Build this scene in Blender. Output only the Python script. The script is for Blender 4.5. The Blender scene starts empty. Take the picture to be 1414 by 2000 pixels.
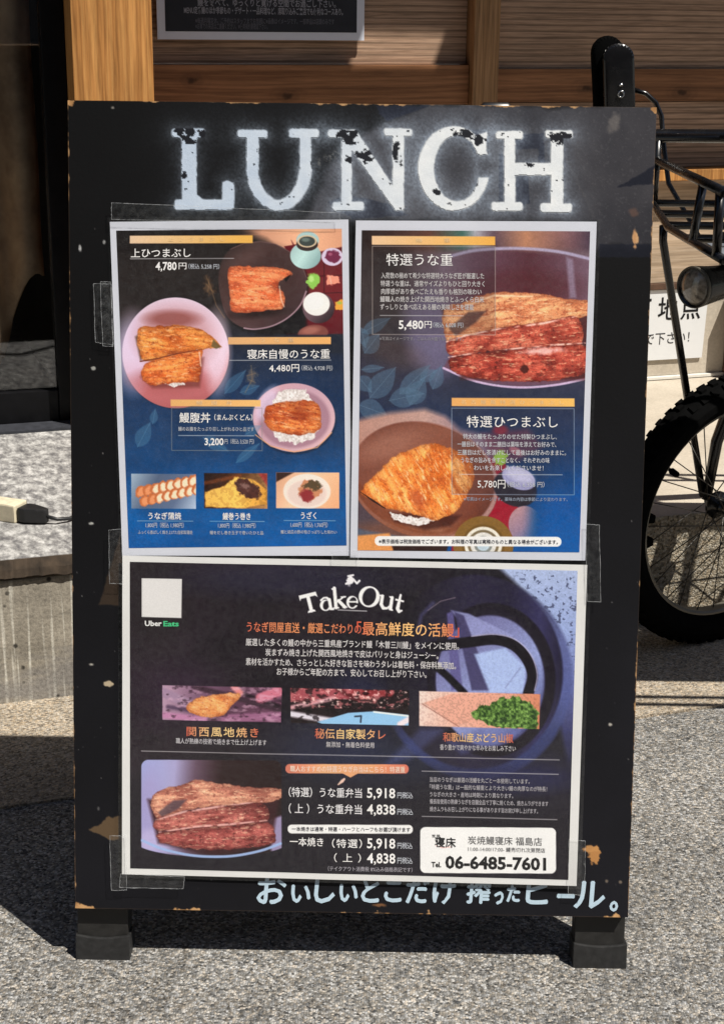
import bpy, bmesh, math, random
import numpy as np
from mathutils import Vector, Matrix, noise
R = math.radians
S = bpy.context.scene
C = S.collection
random.seed(4)

# ------------------------------------------------------------------ camera, sky, sun, exposure
cam = bpy.data.objects.new("camera", bpy.data.cameras.new("camera")); C.objects.link(cam)
cam.data.sensor_fit = 'VERTICAL'; cam.data.sensor_height = 24.0; cam.data.lens = 36.0
cam.data.clip_start = 0.05; cam.data.clip_end = 500.0
cam.location = (0, 0, 1.0)
cam.rotation_euler = (Matrix.Rotation(R(72), 3, 'X') @ Matrix.Rotation(R(0.67), 3, 'Z')).to_euler()
S.camera = cam
SUN = Vector((0.50, -0.33, 1.0)).normalized()          # towards the sun
w = bpy.data.worlds.new("World"); S.world = w; w.use_nodes = True
nt = w.node_tree; bg = nt.nodes['Background']
sky = nt.nodes.new('ShaderNodeTexSky'); sky.sky_type = 'NISHITA'; sky.sun_disc = False
sky.sun_elevation = math.asin(SUN.z); sky.sun_rotation = math.atan2(SUN.x, SUN.y)
sky.altitude = 20; sky.air_density = 1.0; sky.dust_density = 1.0
nt.links.new(sky.outputs[0], bg.inputs[0]); bg.inputs[1].default_value = 0.05
sun = bpy.data.objects.new("sun", bpy.data.lights.new("sun", 'SUN')); C.objects.link(sun)
sun.data.energy = 5.0; sun.data.angle = R(0.5); sun.data.color = (1.0, 0.95, 0.86)
sun.rotation_euler = (-SUN).to_track_quat('-Z', 'Y').to_euler()
S.view_settings.view_transform = 'Standard'; S.view_settings.look = 'None'
S.view_settings.gamma = 1.0; S.view_settings.exposure = 0.45

# ------------------------------------------------------------------ helpers: objects
def tag(o, label=None, cat=None, group=None, kind=None):
    for k, v in (('label', label), ('category', cat), ('group', group), ('kind', kind)):
        if v: o[k] = v
    return o
def empty(name, label, cat, mat=None, group=None):
    o = bpy.data.objects.new(name, None); C.objects.link(o); o.empty_display_size = 0.05
    if mat is not None: o.matrix_world = mat
    return tag(o, label, cat, group)

class MB:                                              # collects shapes into one mesh
    def __init__(s): s.v = []; s.f = []
    def quad(s, *p):
        n = len(s.v); s.v += [tuple(q) for q in p]; s.f.append(tuple(range(n, n + len(p)))); return s
    def box(s, x0, x1, y0, y1, z0, z1, M=None):
        n = len(s.v); P = [Vector((x, y, z)) for z in (z0, z1) for y in (y0, y1) for x in (x0, x1)]
        if M is not None: P = [M @ q for q in P]
        s.v += [tuple(q) for q in P]
        s.f += [tuple(n + i for i in f) for f in ((0, 2, 3, 1), (4, 5, 7, 6), (0, 1, 5, 4), (2, 6, 7, 3), (0, 4, 6, 2), (1, 3, 7, 5))]
        return s
    def tube(s, pts, r, n=10, closed=False, sy=1.0):
        P = [Vector(p) for p in pts]; N = len(P)
        rr = r if isinstance(r, (list, tuple)) else [r] * N
        T = []
        for i in range(N):
            a = P[(i - 1) % N] if (closed or i > 0) else P[i]; b = P[(i + 1) % N] if (closed or i < N - 1) else P[i]
            T.append((b - a).normalized())
        u = T[0].orthogonal().normalized(); k0 = len(s.v)
        for i in range(N):
            u = (u - T[i] * u.dot(T[i])).normalized(); v = T[i].cross(u)
            for k in range(n):
                a = 2 * math.pi * k / n
                s.v.append(tuple(P[i] + (u * math.cos(a) + v * math.sin(a) * sy) * rr[i]))
        for i in range(N if closed else N - 1):
            j = (i + 1) % N
            for k in range(n):
                l = (k + 1) % n
                s.f.append((k0 + i * n + k, k0 + i * n + l, k0 + j * n + l, k0 + j * n + k))
        if not closed:
            s.f.append(tuple(k0 + k for k in reversed(range(n)))); s.f.append(tuple(k0 + (N - 1) * n + k for k in range(n)))
        return s
    def lathe(s, prof, M, n=40, closed=True):          # prof: (radius, height) about local z of M
        k0 = len(s.v); m = len(prof)
        for k in range(n):
            a = 2 * math.pi * k / n
            for r_, h in prof: s.v.append(tuple(M @ Vector((r_ * math.cos(a), r_ * math.sin(a), h))))
        for k in range(n):
            l = (k + 1) % n
            for i in range(m if closed else m - 1):
                j = (i + 1) % m
                s.f.append((k0 + k * m + i, k0 + l * m + i, k0 + l * m + j, k0 + k * m + j))
        return s
    def prism(s, poly, z0, z1, M=None):                # outline in xy, extruded in z
        n = len(poly); k = len(s.v)
        P = [Vector((x, y, z)) for z in (z0, z1) for x, y in poly]
        if M is not None: P = [M @ q for q in P]
        s.v += [tuple(q) for q in P]
        s.f.append(tuple(k + i for i in reversed(range(n)))); s.f.append(tuple(k + n + i for i in range(n)))
        for i in range(n): j = (i + 1) % n; s.f.append((k + i, k + j, k + n + j, k + n + i))
        return s
    def build(s, name, mat, parent=None, smooth=False, bevel=0.0, label=None, seg=2):
        me = bpy.data.meshes.new(name); me.from_pydata(s.v, [], s.f); me.update()
        bm = bmesh.new(); bm.from_mesh(me); bmesh.ops.recalc_face_normals(bm, faces=bm.faces)
        if bevel: bmesh.ops.bevel(bm, geom=bm.edges[:], offset=bevel, segments=seg, affect='EDGES', profile=0.6)
        bm.to_mesh(me); bm.free()
        if smooth: me.polygons.foreach_set('use_smooth', [True] * len(me.polygons))
        me.materials.append(mat)
        o = bpy.data.objects.new(name, me); C.objects.link(o)
        if parent is not None: o.parent = parent
        if label: o['label'] = label
        return o

# ------------------------------------------------------------------ helpers: materials
def newmat(name):
    m = bpy.data.materials.new(name); m.use_nodes = True
    return m, m.node_tree, m.node_tree.nodes['Principled BSDF']
def node(t, typ, **kw):
    n = t.nodes.new(typ)
    for k, v in kw.items():
        if hasattr(n, k): setattr(n, k, v)
        else: n.inputs[k].default_value = v
    return n
def coords(t, scale=(1, 1, 1), rot=(0, 0, 0), loc=(0, 0, 0)):
    tc = t.nodes.new('ShaderNodeTexCoord'); mp = t.nodes.new('ShaderNodeMapping')
    mp.inputs['Scale'].default_value = scale; mp.inputs['Rotation'].default_value = rot; mp.inputs['Location'].default_value = loc
    t.links.new(tc.outputs['Object'], mp.inputs[0]); return mp.outputs[0]
def noise_tex(t, vec, scale, detail=6, rough=0.6, dist=0.0):
    n = node(t, 'ShaderNodeTexNoise'); n.inputs['Scale'].default_value = scale; n.inputs['Detail'].default_value = detail
    n.inputs['Roughness'].default_value = rough; n.inputs['Distortion'].default_value = dist
    t.links.new(vec, n.inputs['Vector']); return n.outputs['Fac']
def ramp(t, fac, stops, interp='LINEAR'):
    r = t.nodes.new('ShaderNodeValToRGB'); e = r.color_ramp.elements; r.color_ramp.interpolation = interp
    while len(e) < len(stops): e.new(0.5)
    for q, (p, c) in zip(e, stops):
        q.position = p; q.color = (c, c, c, 1) if isinstance(c, (int, float)) else (*c, 1)
    t.links.new(fac, r.inputs[0]); return r.outputs[0]
def mix(t, a, b, fac, mode='MIX'):
    n = t.nodes.new('ShaderNodeMix'); n.data_type = 'RGBA'; n.blend_type = mode
    for s_, v in ((0, fac), (6, a), (7, b)):
        if isinstance(v, (int, float)): n.inputs[s_].default_value = v if s_ == 0 else (v, v, v, 1)
        elif isinstance(v, tuple): n.inputs[s_].default_value = (*v, 1)
        else: t.links.new(v, n.inputs[s_])
    return n.outputs[2]
def bump(t, b, h, strength=0.3, dist=0.002):
    n = t.nodes.new('ShaderNodeBump'); n.inputs['Strength'].default_value = strength; n.inputs['Distance'].default_value = dist
    t.links.new(h, n.inputs['Height']); t.links.new(n.outputs[0], b.inputs['Normal'])
def srgb(r_, g, b): return tuple(((c / 255) / 12.92 if c / 255 <= 0.04045 else ((c / 255 + 0.055) / 1.055) ** 2.4) for c in (r_, g, b))

def plain(name, col, rough=0.5, metal=0.0, spec=0.5, var=0.0, vscale=30, coat=0.0):
    m, t, b = newmat(name)
    b.inputs['Roughness'].default_value = rough; b.inputs['Metallic'].default_value = metal
    b.inputs['Specular IOR Level'].default_value = spec; b.inputs['Coat Weight'].default_value = coat
    v = coords(t); n = noise_tex(t, v, vscale, 5)
    a = tuple(c * (1 - var) for c in col); c2 = tuple(min(1, c * (1 + var)) for c in col)
    t.links.new(ramp(t, n, [(0.3, a), (0.7, c2)]), b.inputs['Base Color'])
    t.links.new(ramp(t, n, [(0.3, max(0.02, rough - 0.08)), (0.7, min(1, rough + 0.08))]), b.inputs['Roughness'])
    return m

def wood(name, dark, mid, light, axis='x', fine=90, ring=9, rough=0.6, knots=None, seed=0.0, lines=0.0):
    m, t, b = newmat(name)
    st = {'x': (0.05, 1, 1), 'z': (1, 1, 0.05)}[axis]
    v = coords(t, st, loc=(seed, seed * 1.7, seed * 0.6)); v2 = coords(t, {'x': (0.25, 1, 1), 'z': (1, 1, 0.25)}[axis], loc=(seed * 2, 0, seed))
    big = noise_tex(t, v2, ring, 3, 0.5, 1.2)
    wv = node(t, 'ShaderNodeTexWave'); wv.wave_type = 'BANDS'; wv.bands_direction = 'Z' if axis == 'x' else 'X'
    wv.inputs['Scale'].default_value = ring * 1.3; wv.inputs['Distortion'].default_value = 9; wv.inputs['Detail'].default_value = 4
    wv.inputs['Detail Scale'].default_value = 1.2; wv.inputs['Detail Roughness'].default_value = .65; t.links.new(v, wv.inputs['Vector'])
    col = ramp(t, wv.outputs['Fac'], [(0.0, mid), (0.12, tuple((a + c) / 2 for a, c in zip(dark, mid))), (0.3, mid), (0.8, light), (1.0, mid)])
    gr = noise_tex(t, v, fine, 6, 0.7)
    col = mix(t, col, ramp(t, gr, [(0.32, 0.55), (0.5, 0.95), (0.75, 1.15)]), 0.7, 'MULTIPLY')
    gr2 = noise_tex(t, v, fine * 3.2, 4, 0.6)
    col = mix(t, col, ramp(t, gr2, [(0.33, 0.7), (0.6, 1.1)]), 0.6, 'MULTIPLY')
    col = mix(t, col, ramp(t, big, [(0.3, 0.75), (0.7, 1.15)]), 0.8, 'MULTIPLY')
    if lines:                                          # dark latewood lines running along the board
        lw = node(t, 'ShaderNodeTexWave'); lw.wave_type = 'BANDS'; lw.bands_direction = 'Z'; lw.inputs['Scale'].default_value = lines; lw.inputs['Distortion'].default_value = 2.2
        lw.inputs['Detail'].default_value = 3; lw.inputs['Detail Scale'].default_value = .7; t.links.new(coords(t, (0.06, 1, 1), loc=(seed, 0, 0)), lw.inputs['Vector'])
        col = mix(t, col, ramp(t, lw.outputs['Fac'], [(0.0, 0.5), (0.14, 0.72), (0.3, 1.0), (1.0, 1.06)]), 0.8, 'MULTIPLY')
    for kx, kz in (knots or ()):
        d = node(t, 'ShaderNodeVectorMath', operation='DISTANCE'); ksx, ksz = ((0.55, 1) if axis == 'x' else (1, 0.4)); wv_ = coords(t, (ksx, 0.0, ksz)); jit = node(t, 'ShaderNodeTexNoise'); jit.inputs['Scale'].default_value = 60
        t.links.new(coords(t), jit.inputs['Vector']); sc = node(t, 'ShaderNodeVectorMath', operation='SCALE'); t.links.new(jit.outputs['Color'], sc.inputs[0]); sc.inputs['Scale'].default_value = 0.010
        ad = node(t, 'ShaderNodeVectorMath', operation='ADD'); t.links.new(wv_, ad.inputs[0]); t.links.new(sc.outputs[0], ad.inputs[1])
        t.links.new(ad.outputs[0], d.inputs[0]); d.inputs[1].default_value = (kx * ksx + .005, .005, kz * ksz + .005)
        col = mix(t, col, tuple(c * 0.22 for c in dark), ramp(t, d.outputs['Value'], [(0.003, 0.9), (0.0065, 0.5), (0.009, 0.1), (0.0115, 0.3), (0.014, 0.05), (0.018, 0.16), (0.024, 0.0)]))
    t.links.new(col, b.inputs['Base Color']); b.inputs['Roughness'].default_value = rough
    b.inputs['Specular IOR Level'].default_value = 0.25
    bump(t, b, gr, 0.25, 0.001)
    return m

def schlick(t, f0):                                    # two-sided Fresnel factor (thin films and panes)
    g = t.nodes.new('ShaderNodeNewGeometry'); d = node(t, 'ShaderNodeVectorMath', operation='DOT_PRODUCT')
    t.links.new(g.outputs['Normal'], d.inputs[0]); t.links.new(g.outputs['Incoming'], d.inputs[1])
    def mth(op, a, b_):
        n = node(t, 'ShaderNodeMath', operation=op)
        for k, q in enumerate((a, b_)):
            if q is None: continue
            if isinstance(q, (int, float)): n.inputs[k].default_value = q
            else: t.links.new(q, n.inputs[k])
        return n.outputs[0]
    c = mth('POWER', mth('SUBTRACT', 1.0, mth('ABSOLUTE', d.outputs['Value'], None)), 5.0)
    return mth('ADD', mth('MULTIPLY', c, 1 - f0), f0)

# ------------------------------------------------------------------ setting: road, gutter, step
YAW = R(18.5); BM = Matrix.Translation((0, 2.29, 0)) @ Matrix.Rotation(YAW, 4, 'Z')   # shop-front frame: x along the wall, y into it

def aggregate(name, base, light, dark, scale, contrast=1.0, spots=0.25):
    m, t, b = newmat(name); v = coords(t)
    vo = node(t, 'ShaderNodeTexVoronoi'); vo.inputs['Scale'].default_value = scale; vo.inputs['Randomness'].default_value = 1
    wob = node(t, 'ShaderNodeTexNoise'); wob.inputs['Scale'].default_value = scale * 0.9; t.links.new(v, wob.inputs['Vector'])
    va = node(t, 'ShaderNodeVectorMath', operation='SCALE'); t.links.new(wob.outputs['Color'], va.inputs[0]); va.inputs['Scale'].default_value = 0.7 / scale
    vb = node(t, 'ShaderNodeVectorMath', operation='ADD'); t.links.new(v, vb.inputs[0]); t.links.new(va.outputs[0], vb.inputs[1])
    t.links.new(vb.outputs[0], vo.inputs['Vector'])
    sep = t.nodes.new('ShaderNodeSeparateColor'); t.links.new(vo.outputs['Color'], sep.inputs[0])
    mean = tuple((a + c) / 2 for a, c in zip(base, light))
    col = ramp(t, sep.outputs[0], [(0.0, dark), (0.22, tuple(c * .72 for c in base)), (0.5, base), (0.8, mean), (0.97, light)])
    tint = ramp(t, sep.outputs[1], [(0.0, (0.92, 0.97, 1.06)), (0.5, (1, 1, 1)), (1.0, (1.12, 1.0, 0.86))])
    col = mix(t, col, tint, 0.8, 'MULTIPLY')
    gap = ramp(t, vo.outputs['Distance'], [(0.35, 1.0), (0.8, 0.7)])
    col = mix(t, col, gap, 0.7, 'MULTIPLY')
    big = noise_tex(t, v, 2.3, 5, 0.6); mid = noise_tex(t, v, 17, 5, 0.65)
    col = mix(t, col, ramp(t, big, [(0.3, 0.74), (0.7, 1.16)]), 0.85, 'MULTIPLY')
    stn = noise_tex(t, coords(t, (1, 1, 1), loc=(3.1, 1.7, 0)), 5.5, 6, 0.72, 0.5); col = mix(t, col, ramp(t, stn, [(0.28, 0.55), (0.38, 1.0)]), 0.6, 'MULTIPLY')
    col = mix(t, col, ramp(t, mid, [(0.3, 0.82), (0.7, 1.12)]), 0.7, 'MULTIPLY')
    fine = noise_tex(t, v, scale * 3, 3, 0.7)
    col = mix(t, col, ramp(t, fine, [(0.3, 0.7), (0.7, 1.25)]), 0.6, 'MULTIPLY')
    t.links.new(col, b.inputs['Base Color']); b.inputs['Roughness'].default_value = 0.9; b.inputs['Specular IOR Level'].default_value = 0.2
    h = mix(t, vo.outputs['Distance'], mid, 0.25)
    n = t.nodes.new('ShaderNodeBump'); n.invert = True; n.inputs['Strength'].default_value = 0.75 * contrast; n.inputs['Distance'].default_value = 0.003
    t.links.new(h, n.inputs['Height']); t.links.new(n.outputs[0], b.inputs['Normal'])
    return m

M_asph = aggregate('asphalt', (0.195, 0.188, 0.176), (0.47, 0.455, 0.43), (0.045, 0.045, 0.045), 350)
M_gut = aggregate('gutter_concrete', (0.34, 0.29, 0.225), (0.52, 0.45, 0.36), (0.12, 0.10, 0.08), 330, 0.6)

g = MB()
for i in range(1): g.quad((-40, -40, 0), (40, -40, 0), (40, 40, 0), (-40, 40, 0))
o = g.build('road', M_asph); tag(o, kind='structure')
g = MB(); g.box(-12, 12, -0.32, 0.0, -0.05, 0.004); o = g.build('gutter', M_gut); o.matrix_world = BM; tag(o, kind='structure')

# weathered concrete of the step riser: pale lime runs, pits, damp foot
m, t, b = newmat('weathered_concrete'); v = coords(t)
n1 = noise_tex(t, v, 9, 7, 0.65)
col = ramp(t, n1, [(0.25, (0.20, 0.178, 0.142)), (0.5, (0.33, 0.295, 0.24)), (0.75, (0.43, 0.39, 0.325))])
run = noise_tex(t, coords(t, (62, 62, 2.2)), 1.0, 3, 0.5, 0.35)
run2 = noise_tex(t, coords(t, (1, 1, 1), loc=(3, 1, 2)), 12, 4, 0.6)
rm = mix(t, ramp(t, run, [(0.52, 0.0), (0.57, 1.0)]), ramp(t, run2, [(0.36, 0.35), (0.58, 1.0)]), 1.0, 'MULTIPLY')
col = mix(t, col, (0.66, 0.63, 0.55), rm)
sx = t.nodes.new('ShaderNodeSeparateXYZ'); t.links.new(coords(t), sx.inputs[0])
wz = mix(t, sx.outputs[2], noise_tex(t, coords(t, (5, 5, 20)), 1.0, 4), 0.12)
damp = ramp(t, wz, [(0.062, 0.0), (0.085, 1.0), (0.105, 1.0), (0.125, 0.0)])
col = mix(t, col, (0.17, 0.165, 0.17), mix(t, damp, 0.6, 1.0, 'MULTIPLY'))
st = noise_tex(t, coords(t, (3, 3, 60)), 1.0, 5, 0.6)
col = mix(t, col, ramp(t, st, [(0.35, 0.68), (0.6, 1.08)]), 0.55, 'MULTIPLY')
vo = node(t, 'ShaderNodeTexVoronoi'); vo.inputs['Scale'].default_value = 48; t.links.new(v, vo.inputs['Vector'])
pit = ramp(t, vo.outputs['Distance'], [(0.10, 0.0), (0.22, 1.0)])
psel = ramp(t, noise_tex(t, coords(t, (1, 1, 1), loc=(7, 3, 1)), 30, 2), [(0.52, 1.0), (0.58, 0.0)])
col = mix(t, col, (0.03, 0.027, 0.022), mix(t, ramp(t, vo.outputs['Distance'], [(0.13, 0.97), (0.22, 0.0)]), ramp(t, noise_tex(t, coords(t, (1, 1, 1), loc=(7, 3, 1)), 22, 2), [(0.46, 0.0), (0.54, 1.0)]), 1.0, 'MULTIPLY'))
gr = noise_tex(t, v, 190, 5, 0.75)
col = mix(t, col, ramp(t, gr, [(0.34, 0.45), (0.5, 0.95), (0.66, 1.3)]), 0.75, 'MULTIPLY')
t.links.new(col, b.inputs['Base Color']); b.inputs['Roughness'].default_value = 0.92
bump(t, b, mix(t, gr, n1, 0.4), 0.5, 0.003)
M_riser = m
# pale cement of the step top / wall foot
m, t, b = newmat('pale_cement'); v = coords(t)
n1 = noise_tex(t, v, 7, 7, 0.65); n2 = noise_tex(t, v, 170, 4, 0.7)
col = ramp(t, n1, [(0.28, (0.36, 0.315, 0.25)), (0.52, (0.46, 0.405, 0.33)), (0.75, (0.53, 0.475, 0.395))])
col = mix(t, col, ramp(t, n2, [(0.3, 0.72), (0.7, 1.12)]), 0.6, 'MULTIPLY')
t.links.new(col, b.inputs['Base Color']); b.inputs['Roughness'].default_value = 0.9; bump(t, b, n2, 0.3, 0.002)
M_cement = m
# granite of the slab
m, t, b = newmat('granite'); v = coords(t, (1, .5, 1))
n1 = noise_tex(t, v, 60, 6, 0.72, 0.1); n2 = noise_tex(t, v, 210, 4, 0.7); n3 = noise_tex(t, v, 6, 4, 0.6)
col = ramp(t, n1, [(0.36, (0.105, 0.102, 0.106)), (0.46, (0.22, 0.213, 0.21)), (0.54, (0.36, 0.352, 0.34)), (0.64, (0.56, 0.55, 0.535))])
col = mix(t, col, ramp(t, n2, [(0.3, 0.6), (0.7, 1.2)]), 0.6, 'MULTIPLY')
col = mix(t, col, ramp(t, n3, [(0.3, 0.75), (0.7, 1.12)]), 0.7, 'MULTIPLY')
t.links.new(col, b.inputs['Base Color']); b.inputs['Roughness'].default_value = 0.75; bump(t, b, n1, 0.25, 0.002)
M_granite = m
M_edge = plain('dark_brown_slab_edge', (0.060, 0.042, 0.028), 0.9, var=0.55, vscale=45)  # mottled dark brown of the slab's front band

st_ = MB(); st_.box(-9, 0.15, 0.0, 0.95, -0.05, 0.2)
o = st_.build('concrete_step', M_riser, bevel=0.004); o.matrix_world = BM
tag(o, 'weathered concrete step with white lime runs and small pits along its street face', 'step')
o.data.materials.append(M_cement)
for p in o.data.polygons:
    if p.normal.z > 0.9: p.material_index = 1
M_rough = aggregate('rough_aggregate', (0.30, 0.262, 0.20), (0.46, 0.41, 0.33), (0.09, 0.076, 0.055), 290, 0.9)
rs_ = MB(); rs_.box(0.152, 9, 0.0, 0.95, -0.05, 0.2)
o = rs_.build('aggregate_step', M_rough, bevel=0.004); o.matrix_world = BM
tag(o, 'rough speckled concrete step with pale cement top behind the bicycle wheel', 'step')
o.data.materials.append(M_cement)
for p in o.data.polygons:
    if p.normal.z > 0.6: p.material_index = 1
# granite slab on the step, left of the sign: empty + two parts
slab = empty('granite_slab', 'speckled grey granite slab lying on the step in front of the glass door', 'slab', BM)
sm = MB(); sm.box(-5, 0.12, -0.003, 0.80, 0.206, 0.235); sm.build('slab_top', M_granite, slab, bevel=0.003)
ed = MB()
nseg = 420                                              # crumbly dark band on the slab's front face: one ragged strip
E0 = len(ed.v)
for i in range(nseg + 1):
    x = -1.6 + i * 1.72 / nseg; nz = noise.noise((x * 40, 0, 0)); nf = noise.noise((x * 170, 3, 0)); fr_ = -0.0075 - 0.002 * nf
    zt = 0.2335 - 0.0012 * abs(nf) ; zb = 0.2035 - 0.004 * nz - 0.002 * nf
    ed.v += [(x, -0.0035, zb), (x, fr_, zb + 0.002), (x, fr_ - 0.001 * nz, (zb + zt) / 2), (x, fr_ + .002, zt), (x, -0.0035, zt)]
for i in range(nseg):
    for k in range(4): a = i * 5 + k; ed.f.append((a, a + 1, a + 6, a + 5))
ed.build('slab_edge', M_edge, slab)

# ------------------------------------------------------------------ the wooden shop front
M_pill = wood('golden_wood', (0.19, 0.072, 0.018), (0.43, 0.195, 0.058), (0.53, 0.262, 0.084), 'z', 110, 8, 0.5, seed=1.3)
M_panel = wood('brown_cedar', (0.21, 0.125, 0.08), (0.37, 0.24, 0.16), (0.44, 0.29, 0.20), 'x', 120, 16, 0.65, seed=4.1, lines=26)
M_rail = wood('knotty_rail_wood', (0.135, 0.056, 0.024), (0.265, 0.120, 0.054), (0.34, 0.158, 0.074), 'x', 100, 8, 0.6, knots=((.135, .840), (1.03, .842), (.80, .852), (-.06, .87)), seed=2.2)
M_post = wood('post_wood', (0.17, 0.085, 0.04), (0.33, 0.185, 0.085), (0.40, 0.23, 0.115), 'z', 110, 9, 0.6, seed=6.4)
M_pale = wood('pale_board', (0.33, 0.235, 0.155), (0.46, 0.345, 0.24), (0.52, 0.40, 0.29), 'x', 110, 10, 0.7, seed=8.4)  # paler wood colour for the lower right boards
M_dark = plain('dark_stained_wood', (0.085, 0.042, 0.024), 0.6, var=0.3, vscale=40)
M_black = plain('black_door_paint', (0.005, 0.005, 0.006), 0.4, spec=0.15, var=0.2, vscale=60)
M_room = plain('dark_interior', (0.020, 0.017, 0.015), 0.8, var=0.3)
M_floor = plain('interior_floor', (0.46, 0.43, 0.39), 0.8, var=0.35, vscale=70)
M_slab_shade = plain('slab_shade_dark', (0.022, 0.024, 0.032), 0.7, var=0.35, vscale=60)  # shade on the slab put into a dark colour
M_white = plain('white_trim', (0.62, 0.60, 0.55), 0.6, var=0.08)

shop = empty('shop_front', 'wooden shop front of brown boards, golden pillar and black glass door', 'building', BM)
B = lambda *a: MB().box(*a)
B(-0.322, -0.178, 0.68, 0.96, 0.237, 2.30).build('pillar', M_pill, shop, bevel=0.002)
B(-0.177, 0.524, 0.921, 0.95, 0.901, 2.28).build('panel', M_panel, shop, bevel=0.001)
B(-0.177, 0.524, 0.900, 0.95, 0.822, 0.900).build('rail', M_rail, shop, bevel=0.0015)
B(-0.177, 0.524, 0.921, 0.95, 0.236, 0.821).build('panel', M_panel, shop)
B(0.525, 0.582, 0.882, 0.96, 0.201, 2.29).build('post', M_post, shop, bevel=0.0015)
B(0.583, 3.0, 0.921, 0.95, 0.893, 2.28).build('panel', M_panel, shop, bevel=0.001)
B(0.583, 3.0, 0.912, 0.95, 0.824, 0.892).build('rail', M_rail, shop, bevel=0.0015)
B(0.583, 3.0, 0.917, 0.95, 0.682, 0.823).build('panel', M_panel, shop, bevel=0.001)
B(0.583, 3.0, 0.866, 0.95, 0.657, 0.681).build('sill', M_pill, shop, bevel=0.002)
B(0.583, 3.0, 0.911, 0.95, 0.426, 0.656).build('panel', M_pale, shop, label='pale lower boards')
B(0.583, 3.0, 0.903, 0.95, 0.411, 0.425).build('rail', M_dark, shop, bevel=0.001, label='thin dark brown strip')
B(0.583, 3.0, 0.914, 0.955, 0.2095, 0.410).build('wall_foot', M_cement, shop)
B(0.583, 3.0, 0.903, 0.957, 0.2015, 0.2085).build('skirting', M_white, shop, bevel=0.001)
B(1.19, 1.27, 0.86, 0.91, 0.2015, 0.402).build('post', M_dark, shop, label='short dark brown post')
# unseen canopy, shaped to shade the wall; its slot throws a patch of sun
cn = MB(); cn.box(-0.9, 4, 0.105, 0.218, 2.305, 2.345); cn.box(-0.9, 0.790, 0.2182, 0.2863, 2.305, 2.345); cn.box(0.985, 4, 0.2182, 0.2863, 2.305, 2.345)
cn.box(-0.9, 4, 0.2865, 0.98, 2.305, 2.345)
cn.box(-4.2, -0.9005, -0.1, 0.98, 2.305, 2.345)
cn.build('added_canopy', M_dark, shop)
B(-4.2, 4, 0.93, 1.1, 2.35, 4.6).build('upper_wall', M_panel, shop)
# door: frame, rails, glass; dark room behind
door = MB(); door.box(-0.366, -0.3225, 0.76, 0.80, 0.237, 2.30); door.box(-1.46, -1.40, 0.76, 0.80, 0.237, 2.30)
door.box(-1.3995, -0.3665, 0.762, 0.798, 0.237, 0.300); door.box(-1.3995, -0.3665, 0.762, 0.798, 2.18, 2.30)
dr = door.build('door', M_black, shop, bevel=0.002)
m, t, b = newmat('dark_glass')
for n in list(t.nodes): 
    if n.type == 'BSDF_PRINCIPLED': t.nodes.remove(n)
out = [n for n in t.nodes if n.type == 'OUTPUT_MATERIAL'][0]
gl = node(t, 'ShaderNodeBsdfGlossy'); gl.inputs['Roughness'].default_value = 0.02
tr = node(t, 'ShaderNodeBsdfTransparent'); tr.inputs[0].default_value = (0.72, 0.72, 0.72, 1)
fr = schlick(t, 0.085)
ms = node(t, 'ShaderNodeMixShader'); t.links.new(fr, ms.inputs[0]); t.links.new(tr.outputs[0], ms.inputs[1]); t.links.new(gl.outputs[0], ms.inputs[2]); t.links.new(ms.outputs[0], out.inputs[0])
M_glass = m
B(-1.399, -0.367, 0.776, 0.782, 0.301, 2.179).build('glass', M_glass, dr)
B(-1.7, -0.325, 0.70, 0.758, 0.2355, 0.240).build('slab_shade_strip', M_slab_shade, shop)  # dark strip drawn as the shade on the slab before the door
rm_ = MB(); rm_.box(-4.2, -1.47, 0.80, 0.95, 0.236, 2.30)
rm_.box(-4.2, -0.33, 3.4, 3.5, 0.2, 2.6); rm_.box(-0.33, -0.25, 0.965, 3.5, 0.2, 2.6); rm_.box(-4.2, -4.1, 0.96, 3.4, 0.2, 2.6); rm_.box(-4.2, -0.25, 0.99, 3.5, 2.6, 2.7)
rm_.build('interior_wall', M_room, shop)
B(-4.1, -0.34, 0.815, 3.39, 0.19, 0.236).build('interior_floor', M_floor, shop)

M_sky_blocker = plain('sky_blocker_grey', (0.16, 0.15, 0.14), 0.9, var=0.25, vscale=3)
ob_ = MB().box(-14, 16, -9.0, -6.2, 0, 7.5)  # added unseen block: cuts sky light and shows in the door glass
oh = ob_.build('added_sky_blocker', M_sky_blocker); tag(oh, 'plain grey building added unseen across the street to cut the sky light', 'building')
# brown cloth and shoes added in place of a figure mirrored in glass
M_reflection_cloth = plain('reflection_cloth_brown', (0.85, 0.60, 0.40), 0.9, var=0.3, vscale=25)
cl = MB()
N = 46; rows = 26
ss = np.linspace(-0.80, -0.372, N)
def hem(s_): return 0.455 + 0.07 * math.sin((s_ + 0.4) * 21) + 0.05 * math.sin((s_ - 0.1) * 47)
gv = []
for j in range(rows):
    for i, s_ in enumerate(ss):
        z = 1.75 + (hem(s_) - 1.75) * j / (rows - 1)
        gv.append((s_, 0.87 + 0.028 * math.sin(s_ * 70 + z * 2) * (0.4 + 0.6 * j / rows) + 0.01 * math.sin(z * 19 + s_ * 9), z))
cl.v = gv; cl.f = [(j * N + i, j * N + i + 1, (j + 1) * N + i + 1, (j + 1) * N + i) for j in range(rows - 1) for i in range(N - 1)]
o = cl.build('reflection_cloth', M_reflection_cloth, smooth=True); o.matrix_world = BM
so = o.modifiers.new('thick', 'SOLIDIFY'); so.thickness = 0.004
tag(o, 'brown cloth with a ragged hem added behind the door glass for a mirrored figure', 'cloth')

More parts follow.
